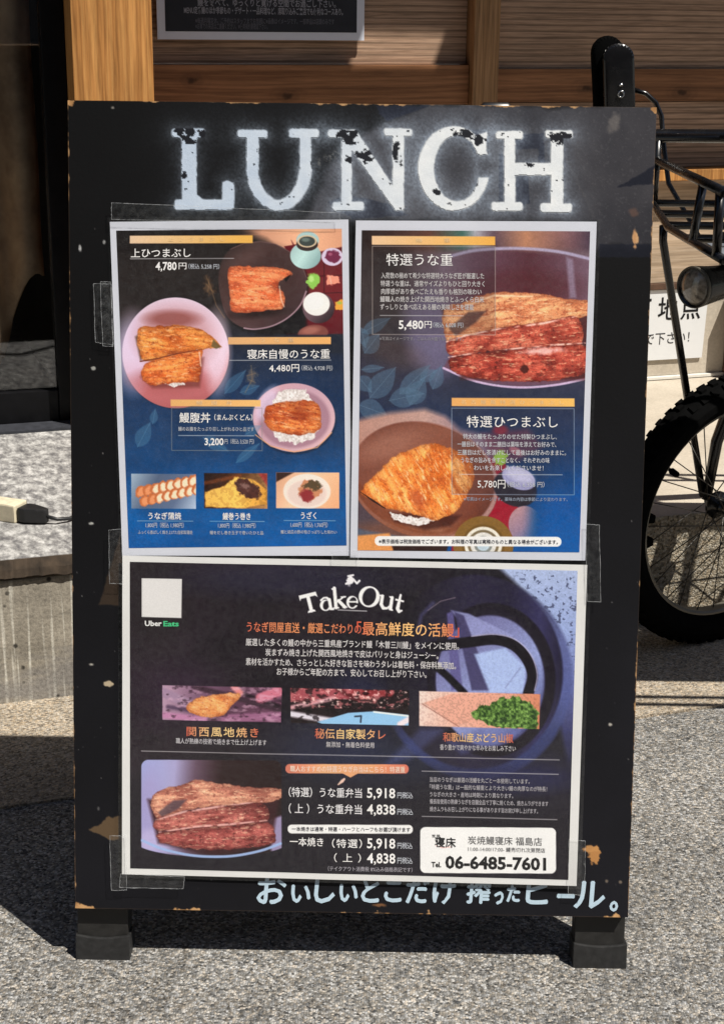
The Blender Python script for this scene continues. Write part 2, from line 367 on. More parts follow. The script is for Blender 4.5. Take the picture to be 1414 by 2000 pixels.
def shoe_mesh():
    mb = MB(); prof = [(-.13, .030, .05, .055), (-.10, .036, .05, .085), (-.04, .035, .045, .07), (.03, .042, .03, .05), (.09, .043, .0, .036), (.13, .030, .0, .026), (.145, .012, 0, .016)]
    n = 12
    for x, wd, _, h in prof:
        for k in range(n):
            a = 2 * math.pi * k / n; z = h * 0.5 + h * 0.5 * math.sin(a)
            mb.v.append((x, wd * math.cos(a) * (1 - .25 * max(0, math.sin(a))), max(0.0, z)))
    for i in range(len(prof) - 1):
        for k in range(n):
            l = (k + 1) % n; mb.f.append((i * n + k, i * n + l, (i + 1) * n + l, (i + 1) * n + k))
    mb.f.append(tuple(range(n))); mb.f.append(tuple((len(prof) - 1) * n + k for k in range(n)))
    return mb
M_shoe = plain('black_shoe_leather', (0.012, 0.011, 0.011), 0.35, var=0.2)
for i, (s_, t_, a, lb) in enumerate(((-0.455, 0.99, -0.35, 'dark shoe with its toe to the right, added for a figure mirrored in the glass'), (-0.585, 0.93, -0.15, 'dark shoe at the left picture edge, added for a figure mirrored in the glass'))):
    sh = shoe_mesh().build('shoe', M_shoe, smooth=True) if i == 0 else None  # shoes added for the mirrored figure
    if sh is None:
        sh = first_shoe.copy(); C.objects.link(sh)
    else: first_shoe = sh
    sh.matrix_world = BM @ Matrix.Translation((s_, t_, 0.2365)) @ Matrix.Rotation(a, 4, 'Z')
    tag(sh, lb, 'shoe', 'shoes added for the mirrored figure')

# ------------------------------------------------------------------ socket and plug on the slab
M_cream = plain('cream_plastic', (0.62, 0.55, 0.40), 0.5, var=0.16, vscale=60)
M_blk = plain('black_rubber', (0.010, 0.010, 0.011), 0.5, var=0.25, vscale=120)
M_wht = plain('white_cable', (0.66, 0.63, 0.55), 0.5, var=0.05)
# socket axis runs from the left frame edge towards the sign
PM = BM @ Matrix.Translation((-0.506, 0.170, 0.2352)) @ Matrix.Rotation(R(-40), 4, 'Z') @ Matrix.Scale(0.86, 4)
sk = empty('extension_socket', 'cream extension cord socket lying on the granite slab with a black plug in it', 'socket', PM)
MB().prism([(-0.085, -0.019), (-0.002, -0.021), (0.0, -0.019), (0.0, 0.019), (-0.002, 0.021), (-0.085, 0.019), (-0.094, 0.010), (-0.094, -0.010)], 0.0, 0.034).build('socket_body', M_cream, sk, bevel=0.003)
MB().tube([(-0.092, 0, 0.012), (-0.14, 0.004, 0.007), (-0.22, 0.02, 0.0055), (-0.34, 0.07, 0.0055), (-0.6, 0.11, 0.0055)], 0.0045, 8).build('cable', M_wht, sk, smooth=True)
pg = empty('power_plug', 'black power plug with a thin black cable pushed into the cream socket', 'plug', PM)
MB().prism([(0.0015, -0.017), (0.018, -0.019), (0.040, -0.012), (0.055, -0.006), (0.055, 0.006), (0.040, 0.012), (0.018, 0.019), (0.0015, 0.017)], 0.003, 0.029).build('plug_body', M_blk, pg, bevel=0.003)
MB().tube([(0.052, 0, 0.015), (0.072, 0.006, 0.010), (0.084, 0.026, 0.007), (0.090, 0.052, 0.006), (0.105, 0.076, 0.006), (0.13, 0.092, 0.005), (0.26, 0.09, 0.005), (0.42, 0.16, 0.005), (0.50, 0.30, 0.005)], 0.0036, 8).build('cable', M_blk, pg, smooth=True)

# ------------------------------------------------------------------ printed and painted sheets: colours per vertex of a fine flat grid
# Layout units: the drawing plan of the sign face; LAY maps the plan onto the sign's plane in metres.
WB, LEG, LB, LEAN = 0.605, 0.0638, 0.8651, R(11.148)
PLAN = [(134, 198), (1284, 206), (1225, 1790), (147, 1776)]
FACE = [(-WB / 2, LEG + LB), (WB / 2, LEG + LB), (WB / 2, LEG), (-WB / 2, LEG)]
def homography(a, b):
    A = []; r_ = []
    for (x, y), (u, v) in zip(a, b):
        A += [[x, y, 1, 0, 0, 0, -u * x, -u * y], [0, 0, 0, x, y, 1, -v * x, -v * y]]; r_ += [u, v]
    return np.append(np.linalg.solve(np.array(A, float), np.array(r_, float)), 1).reshape(3, 3)
LAY = homography(PLAN, FACE)
def lay(X, Y):
    d = LAY[2, 0] * X + LAY[2, 1] * Y + LAY[2, 2]
    return (LAY[0, 0] * X + LAY[0, 1] * Y + LAY[0, 2]) / d, (LAY[1, 0] * X + LAY[1, 1] * Y + LAY[1, 2]) / d
SIGN = Matrix.Translation((-0.0068, 1.4514, 0)) @ Matrix.Rotation(R(-0.533), 4, 'Z') @ Matrix(((1, 0, 0, 0), (0, math.sin(LEAN), -math.cos(LEAN), 0), (0, math.cos(LEAN), math.sin(LEAN), 0), (0, 0, 0, 1)))

def h2(i, j, seed):
    n = (i.astype(np.int64) * 374761393 + j.astype(np.int64) * 668265263 + seed * 1442695041) & 0xffffffff
    n = ((n ^ (n >> 13)) * 1274126177) & 0xffffffff
    return ((n ^ (n >> 16)) & 0xffff) / 65535.0
def vnoise(x, y, seed):
    i = np.floor(x); j = np.floor(y); fx = x - i; fy = y - j
    fx = fx * fx * (3 - 2 * fx); fy = fy * fy * (3 - 2 * fy)
    a = h2(i, j, seed); b_ = h2(i + 1, j, seed); c = h2(i, j + 1, seed); d = h2(i + 1, j + 1, seed)
    return a + (b_ - a) * fx + (c - a) * fy + (a - b_ - c + d) * fx * fy
def fbm(x, y, seed=0, o=4):
    s_ = 0; a = 0.5; tot = 0
    for k in range(o): s_ = s_ + a * vnoise(x * 2 ** k + k * 17.3, y * 2 ** k - k * 9.1, seed + k); tot += a; a *= 0.55
    return s_ / tot
def step(x, a, b_): 
    t_ = np.clip((x - a) / (b_ - a), 0, 1); return t_ * t_ * (3 - 2 * t_)
def L3(c): return np.array(c, float) / 255.0

RIPPLE = None
def rip(x, y):
    if RIPPLE is None: return np.zeros(np.shape(x))
    a, p_ = RIPPLE
    return a * (1.6 + .55 * np.sin(x * 21 + p_ + 1.1 * np.sin(y * 13 + p_)) + .6 * np.sin(y * 26 - x * 9 + 2 * p_) + .4 * np.sin(x * 47 + y * 38 + 3 * p_))
def ripple_sheet(name, q, off, mat, parent, n=44):
    U, V = np.meshgrid(np.linspace(0, 1, n), np.linspace(0, 1, n)); Q = np.array(q, float)
    P = Q[0] * ((1 - U) * (1 - V))[..., None] + Q[1] * (U * (1 - V))[..., None] + Q[2] * (U * V)[..., None] + Q[3] * ((1 - U) * V)[..., None]
    bx, by = lay(P[..., 0], P[..., 1]); co = np.stack([bx, by, off + rip(bx, by)], -1).reshape(-1, 3)
    i = np.arange(n * n).reshape(n, n); F = np.stack([i[:-1, :-1], i[1:, :-1], i[1:, 1:], i[:-1, 1:]], -1).reshape(-1, 4)
    o = grid_mesh(name, co, F, np.ones((n * n, 4)), mat, parent); o.data.polygons.foreach_set('use_smooth', [True] * len(F)); return o

def cr(pts, closed=True, k=4):                         # smooth outline through the points
    P = np.array(pts, float); n = len(P); o_ = []
    for i in range(n if closed else n - 1):
        a, b_, c, d = (P[(i + q) % n] if closed else P[min(max(i + q, 0), n - 1)] for q in (-1, 0, 1, 2))
        for j in range(k):
            t_ = j / k; o_.append(tuple(.5 * (2 * b_ + (c - a) * t_ + (2 * a - 5 * b_ + 4 * c - d) * t_ ** 2 + (3 * b_ - a - 3 * c + d) * t_ ** 3)))
    if not closed: o_.append(tuple(P[-1]))
    return o_

class Sheet:
    def __init__(s, quad, n, m):
        s.n, s.m = n, m
        U, V = np.meshgrid(np.linspace(0, 1, n), np.linspace(0, 1, m))
        q = np.array(quad, float)
        P = (q[0][None, None] * ((1 - U) * (1 - V))[..., None] + q[1][None, None] * (U * (1 - V))[..., None] + q[2][None, None] * (U * V)[..., None] + q[3][None, None] * ((1 - U) * V)[..., None])
        s.X, s.Y = P[..., 0], P[..., 1]; s.C = np.zeros((m, n, 3))
    def put(s, mask, col, a=1.0):
        col = L3(col) if isinstance(col, tuple) else col
        k = np.clip(mask * a, 0, 1)[..., None]; s.C = s.C * (1 - k) + col * k
    def mul(s, f): s.C = s.C * f[..., None]
    def ell(s, cx, cy, rx, ry, rot=0, soft=1.0, wob=0, ws=20, seed=1):
        c, n = math.cos(R(rot)), math.sin(R(rot)); x = s.X - cx; y = s.Y - cy
        u = (x * c + y * n) / rx; v = (-x * n + y * c) / ry
        d = (np.sqrt(u * u + v * v) - 1) * min(rx, ry)
        if wob: d = d + wob * (fbm(s.X / ws, s.Y / ws, seed, 3) - .5) * 2
        return np.clip(.5 - d / soft, 0, 1)
    def sd_poly(s, pts):
        P = np.array(pts, float); mg = 45
        rows = np.where((s.Y.max(1) > P[:, 1].min() - mg) & (s.Y.min(1) < P[:, 1].max() + mg))[0]; cols = np.where((s.X.max(0) > P[:, 0].min() - mg) & (s.X.min(0) < P[:, 0].max() + mg))[0]
        if len(rows) and len(cols) and (len(rows) < s.X.shape[0] or len(cols) < s.X.shape[1]):
            sub = Sheet.__new__(Sheet); sl = (slice(rows[0], rows[-1] + 1), slice(cols[0], cols[-1] + 1)); sub.X, sub.Y = s.X[sl], s.Y[sl]; o_ = np.full(s.X.shape, 1e3); o_[sl] = sub._sd(P); return o_
        return s._sd(P)
    def _sd(s, P):
        d = np.full(s.X.shape, 1e9); ins = np.zeros(s.X.shape, bool)
        for i in range(len(P)):
            a = P[i]; b_ = P[(i + 1) % len(P)]; e = b_ - a
            wx = s.X - a[0]; wy = s.Y - a[1]; t_ = np.clip((wx * e[0] + wy * e[1]) / (e @ e + 1e-9), 0, 1)
            d = np.minimum(d, (wx - e[0] * t_) ** 2 + (wy - e[1] * t_) ** 2)
            ins ^= ((a[1] > s.Y) != (b_[1] > s.Y)) & (s.X < (b_[0] - a[0]) * (s.Y - a[1]) / (b_[1] - a[1] + 1e-12) + a[0])
        return np.where(ins, -1, 1) * np.sqrt(d)
    def poly(s, pts, soft=1.2, wob=0, ws=12, seed=1):
        d = s.sd_poly(pts)
        if wob: d = d + wob * (fbm(s.X / ws, s.Y / ws, seed, 3) - .5) * 2
        return np.clip(.5 - d / soft, 0, 1)
    def line(s, pts, wd, soft=1.0):
        d = np.full(s.X.shape, 1e9)
        wds = wd if isinstance(wd, (list, tuple)) else [wd] * len(pts)
        for (a, b_, w0, w1) in zip(pts[:-1], pts[1:], wds[:-1], wds[1:]):
            ex, ey = b_[0] - a[0], b_[1] - a[1]; t_ = np.clip(((s.X - a[0]) * ex + (s.Y - a[1]) * ey) / (ex * ex + ey * ey + 1e-9), 0, 1)
            d = np.minimum(d, np.hypot(s.X - a[0] - ex * t_, s.Y - a[1] - ey * t_) - (w0 + (w1 - w0) * t_) / 2)
        return np.clip(.5 - d / soft, 0, 1)
    def grad(s, x0, y0, x1, y1, stops):
        ex, ey = x1 - x0, y1 - y0; t_ = np.clip(((s.X - x0) * ex + (s.Y - y0) * ey) / (ex * ex + ey * ey), 0, 1)
        o_ = np.zeros(s.C.shape); ts = [q[0] for q in stops]
        for k in range(3): o_[..., k] = np.interp(t_, ts, [q[1][k] / 255 for q in stops])
        return o_
    def rect(s, x0, y0, x1, y1, soft=1.0): return np.clip(.5 + np.minimum(np.minimum(s.X - x0, x1 - s.X), np.minimum(s.Y - y0, y1 - s.Y)) / soft, 0, 1)
    def rrect(s, x0, y0, x1, y1, r_, soft=1.0):
        cx, cy = (x0 + x1) / 2, (y0 + y1) / 2; qx = np.abs(s.X - cx) - (x1 - x0) / 2 + r_; qy = np.abs(s.Y - cy) - (y1 - y0) / 2 + r_
        d = np.hypot(np.maximum(qx, 0), np.maximum(qy, 0)) + np.minimum(np.maximum(qx, qy), 0) - r_
        return np.clip(.5 - d / soft, 0, 1)
    def build(s, name, mat, parent, off, gain=1.0, keep=None, label=None, contrast=0.0, sat=1.0):
        if contrast: s.C = np.clip(s.C * (1 + contrast) - contrast * .30, 0, 1); g_ = s.C.mean(-1, keepdims=True); s.C = np.clip(g_ + (s.C - g_) * sat, .02, 1)
        lin = np.where(s.C <= 0.04045, s.C / 12.92, ((np.clip(s.C, 0, 1) + 0.055) / 1.055) ** 2.4) * gain
        bx, by = lay(s.X, s.Y); n, m = s.n, s.m
        co = np.stack([bx, by, off + rip(bx, by)], -1).reshape(-1, 3)
        i = np.arange(m * n).reshape(m, n); F = np.stack([i[:-1, :-1], i[1:, :-1], i[1:, 1:], i[:-1, 1:]], -1).reshape(-1, 4)
        col = np.concatenate([np.clip(lin, 0, 0.9).reshape(-1, 3), np.ones((m * n, 1))], 1)
        if keep is not None:
            kf = keep.reshape(-1)[F].min(1) > 0.5; F = F[kf]; used = np.unique(F); mp = np.full(m * n, -1); mp[used] = np.arange(len(used)); F = mp[F]; co = co[used]; col = col[used]
        return grid_mesh(name, co, F, col, mat, parent, label)

def grid_mesh(name, co, F, col, mat, parent, label=None):
    me = bpy.data.meshes.new(name); me.vertices.add(len(co)); me.vertices.foreach_set('co', co.astype(np.float32).ravel())
    k = F.shape[1]; me.loops.add(F.size); me.loops.foreach_set('vertex_index', F.astype(np.int32).ravel())
    me.polygons.add(len(F)); me.polygons.foreach_set('loop_start', np.arange(0, F.size, k, dtype=np.int32))
    me.update(calc_edges=True)
    ca = me.color_attributes.new('Ink', 'FLOAT_COLOR', 'POINT'); ca.data.foreach_set('color', col.astype(np.float32).ravel())
    me.materials.append(mat); o = bpy.data.objects.new(name, me); C.objects.link(o); o.parent = parent
    if label: o['label'] = label
    return o

def ink_mat(name, rough, spec, bumpy=0.0):
    m, t, b = newmat(name); a = t.nodes.new('ShaderNodeVertexColor'); a.layer_name = 'Ink'
    v = coords(t); n = noise_tex(t, v, 900, 2, 0.5)
    t.links.new(mix(t, a.outputs[0], ramp(t, n, [(0.3, 0.9), (0.7, 1.08)]), 0.6, 'MULTIPLY'), b.inputs['Base Color'])
    b.inputs['Roughness'].default_value = rough; b.inputs['Specular IOR Level'].default_value = spec
    if bumpy: bump(t, b, noise_tex(t, v, 260, 5, 0.7), bumpy, 0.0006)
    return m
M_ink = ink_mat('printed_ink', 0.6, 0.2)
M_let = ink_mat('lettering_ink', 0.6, 0.2)
M_board = ink_mat('board_paint', 0.55, 0.18, 0.25)
M_paper = plain('sky_tinted_paper', (0.63, 0.65, 0.73), 0.6, spec=0.3, var=0.015, vscale=60)  # cool skylight tint put into the paper colour
M_paper2 = plain('warm_white_paper', (0.74, 0.74, 0.735), 0.6, spec=0.3, var=0.015, vscale=60)
def film_mat(name, haze, gloss, bump_s=0.0, bscale=14, hazecol=(0.75, 0.78, 0.8)):
    m, t, b = newmat(name); t.nodes.remove(b); out = [n for n in t.nodes if n.type == 'OUTPUT_MATERIAL'][0]
    tr = node(t, 'ShaderNodeBsdfTransparent'); gl = node(t, 'ShaderNodeBsdfGlossy'); gl.inputs['Roughness'].default_value = gloss
    df = node(t, 'ShaderNodeBsdfDiffuse'); df.inputs[0].default_value = (*hazecol, 1); fr = schlick(t, 0.04)
    v = coords(t); n = noise_tex(t, v, bscale, 5, 0.6)
    a = node(t, 'ShaderNodeMixShader'); t.links.new(ramp(t, noise_tex(t, v, 160, 5, 0.75), [(0.38, haze * 0.25), (0.66, min(1.0, haze * 1.9))]), a.inputs[0]); t.links.new(tr.outputs[0], a.inputs[1]); t.links.new(df.outputs[0], a.inputs[2])
    c = node(t, 'ShaderNodeMixShader'); t.links.new(fr, c.inputs[0]); t.links.new(a.outputs[0], c.inputs[1]); t.links.new(gl.outputs[0], c.inputs[2])
    if bump_s:
        bn = t.nodes.new('ShaderNodeBump'); bn.inputs['Strength'].default_value = bump_s; bn.inputs['Distance'].default_value = 0.002
        t.links.new(n, bn.inputs['Height']); t.links.new(bn.outputs[0], gl.inputs['Normal'])
    t.links.new(c.outputs[0], out.inputs[0]); return m
M_film = film_mat('laminate_film', 0.010, 0.10, 0.12)
M_tape = film_mat('clear_tape_film', 0.016, 0.20, 0.5, 90)
M_tedge = film_mat('tape_edge', 0.14, 0.3)

# ---- lettering: glyphs as meshes, collected per poster
_cu = bpy.data.curves.new('glyphs', 'FONT'); _cu.resolution_u = 2; _cu.size = 1.0
_to = bpy.data.objects.new('glyphs', _cu); C.objects.link(_to)
_cache = {}
def glyphs(s_, wt, sp=1.0):
    k = (s_, wt, sp)
    if k not in _cache:
        _cu.body = s_; _cu.offset = wt; _cu.space_character = sp; bpy.context.view_layer.update()
        ob = _to.evaluated_get(bpy.context.evaluated_depsgraph_get()); me = ob.to_mesh()
        v = np.zeros(len(me.vertices) * 3, np.float32); me.vertices.foreach_get('co', v)
        me.calc_loop_triangles(); f = np.zeros(len(me.loop_triangles) * 3, np.int32); me.loop_triangles.foreach_get('vertices', f)
        _cache[k] = (v.reshape(-1, 3)[:, :2].copy(), f.reshape(-1, 3).copy()); ob.to_mesh_clear()
    return _cache[k]
class Letters:
    def __init__(s): s.v = []; s.f = []; s.c = []; s.n = 0; s.z = []
    def add(s, txt, x0, x1, yc, h, col=(235, 235, 235), wt=0.0, sl=0.0, col2=None, lean=0.0, gain=1.0, z=0.0):
        cjk = any(ord(q) > 0x3000 for q in txt)
        if cjk and 1 < len(txt) < 12 and h > 17 and z == 0: h = h * .92
        v, f = glyphs(txt, 0.0 if cjk else wt); a, b_ = v[:, 0].min(), v[:, 0].max()
        if cjk and len(txt) > 1 and (b_ - a) * h < (x1 - x0) * .97:      # set wider with letter spacing, not by stretching
            sp = 1 + ((x1 - x0) / h - (b_ - a)) / (len(txt) - 1); v, f = glyphs(txt, 0.0, round(sp, 3)); a, b_ = v[:, 0].min(), v[:, 0].max()
        if cjk and wt > .007 and z == 0:                # heavier weight: the same stroke again, a hair aside
            e = min(.75, wt * h * .9)
            s.add(txt, x0 + e, x1 + e, yc, h, col, .0, sl, col2, lean, gain, z=4e-5)
            if wt > .013: s.add(txt, x0, x1, yc + e, h, col, .0069, sl, col2, lean, gain, z=8e-5)
        X = x0 + (v[:, 0] - a) / (b_ - a) * (x1 - x0) + lean * (v[:, 1] - .38) * h
        Y = yc - (v[:, 1] - .38) * h + sl * (X - (x0 + x1) / 2)
        s.v.append(np.stack([X, Y], 1)); s.f.append(f + s.n); s.n += len(v)
        lin = lambda c: np.array(srgb(*c)) * gain
        c = np.tile(lin(col), (len(v), 1))
        if col2 is not None:
            t_ = ((X - x0) / (x1 - x0))[:, None]; t_ = np.sin(t_ * math.pi) if col2[1] == 'mid' else t_
            c = c * (1 - t_) + lin(col2[0]) * t_
        s.c.append(c); s.z.append(np.full(len(v), z)); return s
    def mesh(s, name, parent, off, mat=None, label=None):
        P = np.concatenate(s.v); bx, by = lay(P[:, 0], P[:, 1]); co = np.stack([bx, by, off + rip(bx, by) + np.concatenate(s.z)], 1)
        c = np.concatenate(s.c); col = np.concatenate([c, np.ones((len(c), 1))], 1)
        F = np.concatenate(s.f); a, b_, d = (co[F[:, k]] for k in range(3))
        nz = np.cross(b_ - a, d - a)[:, 2] < 0; F[nz] = F[nz][:, ::-1]
        return grid_mesh(name, co, F, col, mat or M_let, parent, label)
def lay_quad(q): return [tuple(float(k) for k in lay(np.array(float(x)), np.array(float(y)))) for x, y in q]
def sheet_box(name, q, n0, n1, mat, parent, label=None):
    p = lay_quad(q); mb = MB(); mb.prism(p[::-1], n0, n1); return mb.build(name, mat, parent, label=label)

# ------------------------------------------------------------------ the sign board
sign = empty('sign_board', 'black wooden A-frame sign board with white stencilled LUNCH and chipped edges standing on the pavement', 'sign', SIGN)
bd = Sheet([(134.3, 198.5), (1283.5, 206.5), (1224.6, 1789.6), (147.4, 1775.6)], 700, 980)
X, Y = bd.X, bd.Y
bd.put(np.ones(X.shape), (15, 15, 18))
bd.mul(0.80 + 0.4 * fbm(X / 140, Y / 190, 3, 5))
gy = 0.62 + 0.95 * step(Y, 500, 1700) + .2 * step(X, 500, 1100); bd.mul(gy)  # board shading put into the paint colour: darkest at the top left
# worn matt grey film, upper right: ragged edges, navy tears
scuff = bd.poly([(832, 205), (1290, 205), (1284, 478), (1165, 480), (1165, 430), (700, 430), (600, 432), (640, 340), (700, 262)], 14, 10, 40, 5)
g_ = fbm(X / 60, Y / 90, 11, 5)
bd.put(scuff, np.stack([(62 + 34 * (g_ - .5)) / 255, (61 + 32 * (g_ - .5)) / 255, (67 + 30 * (g_ - .5)) / 255], -1), 0.88)
bd.put(scuff * step(fbm(X / 4, Y / 4, 117, 2), .70, .80), (112, 110, 112), .2)
for pts, a in (([(735, 205), (838, 206), (800, 222), (757, 236), (742, 222)], .95), ([(1206, 363), (1282, 318), (1283, 356), (1240, 360)], .9), ([(1002, 262), (1062, 258), (1066, 330), (1052, 330), (1052, 288), (1010, 290)], .8), ([(975, 300), (990, 300), (990, 400), (975, 402)], .8), ([(1008, 345), (1032, 340), (1036, 395), (1008, 402)], .8), ([(640, 395), (680, 380), (760, 398), (800, 420), (690, 428)], .7), ([(895, 250), (950, 252), (948, 300), (925, 296), (915, 275)], .6), ([(1170, 474), (1284, 474), (1284, 500), (1168, 500)], .8)):
    bd.put(bd.poly(pts, 2.0, 2.2, 9, 21), (22, 25, 38), a)
bd.put(bd.poly([(195, 1183), (238, 1038), (246, 1040), (246, 1186)], 3, 2), (62, 50, 40), .85)
bd.put(bd.poly([(172, 1622), (198, 1611), (212, 1598), (240, 1597), (240, 1645), (214, 1642), (205, 1634), (190, 1630)], 2, 4, 10, 4), (104, 84, 62), .9)
bd.put(bd.line([(1095, 200 + 80), (1160, 420)], 4, 6), (80, 78, 78), .25)
bd.put(bd.ell(1200, 238, 10, 18, 20, 8, 6, 8), (140, 132, 125), .45); bd.put(bd.ell(1238, 412, 9, 9, 0, 6, 4, 8), (120, 85, 70), .5)
bd.put(bd.line([(620, 320), (660, 300)], 10, 14) * step(fbm(X / 5, Y / 5, 9, 3), .5, .6), (130, 125, 118), .6)
# overspray halo and the five stencilled letters
def rb(x0, y0, x1, y1, r_=4):
    cx, cy = (x0 + x1) / 2, (y0 + y1) / 2; qx = np.abs(X - cx) - (x1 - x0) / 2 + r_; qy = np.abs(Y - cy) - (y1 - y0) / 2 + r_
    return np.hypot(np.maximum(qx, 0), np.maximum(qy, 0)) + np.minimum(np.maximum(qx, qy), 0) - r_
def mn(*a):
    r_ = a[0]
    for q in a[1:]: r_ = np.minimum(r_, q)
    return r_
def el(cx, cy, rx, ry): u = (X - cx) / rx; v = (Y - cy) / ry; return (np.sqrt(u * u + v * v) - 1) * min(rx, ry)
dL = mn(rb(337, 252, 403, 270, 6), rb(356, 256, 386, 404), bd.sd_poly([(352, 262), (390, 262), (384, 285), (358, 285)]), rb(342, 391, 457, 412, 6), bd.sd_poly([(436, 358), (444, 354), (459, 358), (459, 408), (446, 410), (434, 392)]), bd.sd_poly([(384, 380), (400, 393), (384, 395)]))
uo = np.maximum(el(546, 330, 64, 83), -el(545, 322, 40, 68)); uo = np.maximum(uo, 330 - Y)
dU = mn(rb(465, 254, 524, 271, 6), rb(565, 252, 624, 270, 6), rb(482, 258, 507, 335), rb(586, 258, 609, 335), uo)
dN = mn(rb(641, 253, 700, 269, 6), rb(750, 250, 807, 266, 6), rb(667, 258, 688, 404), rb(767, 255, 790, 408), bd.sd_poly([(660, 254), (697, 254), (790, 395), (788, 411), (772, 411), (668, 266)]), rb(649, 394, 712, 412, 6))
co_ = np.maximum(np.maximum(el(887, 328, 70, 83), -el(893, 328, 44, 64)), -rb(928, 300, 985, 345, 2))
dC = mn(co_, bd.sd_poly([(930, 262), (952, 256), (950, 300), (938, 303), (930, 285)]))
dH = mn(rb(969, 254, 1023, 270, 6), rb(985, 258, 1007, 408), rb(960, 393, 1022, 411, 6), rb(1065, 252, 1120, 268, 6), rb(1076, 258, 1101, 408), rb(1055, 395, 1118, 413, 7), rb(1000, 316, 1080, 341, 3))
wobb = 3.0 * (fbm(X / 9, Y / 9, 31, 3) - .5)
tear = np.zeros(X.shape)
for cx, cy, rx, ry in ((372, 262, 34, 16), (372, 276, 16, 8), (682, 268, 26, 18), (684, 312, 9, 14), (712, 305, 20, 16), (915, 262, 30, 13), (940, 275, 14, 12), (1090, 268, 26, 16), (1105, 262, 14, 10), (775, 300, 8, 30), (1035, 320, 10, 6), (360, 345, 8, 12), (612, 318, 6, 6), (853, 375, 9, 7)):
    tear = np.maximum(tear, 1 - np.clip(el(cx, cy, rx, ry) / min(rx, ry) + 1, 0, 1))
tn = fbm(X / 11, Y / 8, 77, 4); chip = step(tear * 0.42 + tn, 0.62, 0.65) * (tear > 0.02)
chip = np.maximum(chip, step(fbm(X / 7, Y / 7, 93, 3), .80, .825))
allm = np.zeros(X.shape); spray = fbm(X / 3.2, Y / 3.2, 41, 2)
for d, hs in ((dL, .55), (dU, .8), (dN, 1.0), (dC, 1.15), (dH, .95)):
    d = np.maximum(d, 0.0); h = np.exp(-d / 13) * 0.36 + np.exp(-d / 42) * 0.13
    dirn = 0.55 + 0.75 * fbm(X / 70, Y / 50, 51 + int(hs * 9), 3)
    bd.put(np.clip(h * hs * dirn * (0.55 + 0.9 * spray), 0, .75) * (X < 1260), (196, 214, 236))
letters = []
for d, x0, x1 in ((dL, 325, 463), (dU, 463, 628), (dN, 628, 812), (dC, 812, 958), (dH, 958, 1130)):
    m_ = np.clip(.5 - (d + wobb) / 2.2, 0, 1); m_ = m_ * (1 - chip)
    allm = np.maximum(allm, m_); letters.append(((m_ > .62) * 1.0, x0, x1))
tone = fbm(X / 30, Y / 26, 61, 4)
lc = np.stack([(186 + 38 * step(X, 420, 900) + 26 * (tone - .5)) / 255, (200 + 28 * step(X, 420, 900) + 22 * (tone - .5)) / 255, (218 + 14 * step(X, 420, 900) + 16 * (tone - .5)) / 255], -1)
bd.put(allm, lc); bd.put(chip * np.clip(.5 - (mn(dL, dU, dN, dC, dH)) / 3, 0, 1), (26, 27, 33), .9)
# specks, chips and bare wood on the arrises
rs = np.random.RandomState(5)
for i in range(230):
    x = rs.uniform(150, 1270); y = rs.uniform(430, 1770); q = rs.uniform(.6, 1.9) * (1 + (rs.rand() < .06) * 1.2)
    sl_ = (np.abs(X - x) < 6) & (np.abs(Y - y) < 6)
    bd.C[sl_] = bd.C[sl_] * (1 - (k := (np.clip(q - np.hypot(X[sl_] - x, (Y[sl_] - y) * rs.uniform(.6, 1.4)), 0, 1) * rs.uniform(.15, .6))[:, None])) + L3((170, 168, 165)) * k
for x, y, rx, ry, c in ((158, 488, 3, 7, (185, 185, 185)), (184, 722, 4, 3.4, (165, 165, 160)), (205, 475, 2.5, 4, (150, 150, 150)), (212, 1338, 9, 5.5, (196, 178, 150)), (180, 1025, 4.5, 2.2, (190, 190, 185)), (180, 1300, 4, 2.2, (185, 180, 170)), (1242, 463, 6, 14, (214, 168, 120)), (1191, 1413, 4, 3, (190, 185, 175)), (1160, 1668, 11, 17, (196, 140, 84)), (1152, 1656, 19, 6, (200, 146, 90)), (1183, 1719, 3, 3.4, (120, 108, 96)), (1210, 1720, 3, 3, (120, 108, 96)), (1240, 462, 3, 18, (200, 150, 105)), (222, 213, 3, 2.5, (130, 125, 120)), (740, 1767, 12, 3, (130, 90, 60))):
    bd.put(bd.ell(x, y, rx, ry, 0, 2, min(rx, ry) * .5, 6, 8), c, .95)
ex0 = 134 + (Y - 198) * (13 / 1578.); ex1 = 1284 - (Y - 206) * (59 / 1584.); ey0 = 198 + (X - 134) * (8 / 1150.); ey1 = 1776 + (X - 147) * (14 / 1078.)
en = fbm(X / 16, Y / 16, 71, 4); en2 = fbm(X / 70, Y / 70, 73, 3)
wood_c = np.stack([(186 + 90 * (en - .5)) / 255, (142 + 84 * (en - .5)) / 255, (96 + 70 * (en - .5)) / 255], -1)
def edge(d, a, thr): return np.clip(.5 - (d - a * (en * 2.4 - .9) * step(en2 + .25 * en, thr, thr + .2)) / 1.4, 0, 1)
bd.put(edge(ey1 - Y, 11, .62), wood_c); bd.put(edge(Y - ey0, 5, .5), wood_c, .9); bd.put(edge(X - ex0, 3.2, .60), wood_c, .8); bd.put(edge(ex1 - X, 3.4, .55), wood_c, .85)
for x, y, r_ in ((139, 203, 8), (1280, 210, 8), (151, 1773, 9)): bd.put(bd.ell(x, y, r_, r_ * .9, 0, 2, r_ * .6, 7, 6), wood_c)
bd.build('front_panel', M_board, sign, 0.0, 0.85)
bw = srgb(192, 143, 90)
M_edgewood = plain('bare_wood_edge', tuple(c * .45 for c in bw), 0.7, var=0.7, vscale=70)
MB().box(-WB / 2 + .0012, WB / 2 - .0012, LEG + .001, LEG + LB - .0006, -0.012, -0.0006).build('panel_core', M_edgewood, sign)
kw = ('L', 'U', 'N', 'C', 'H')
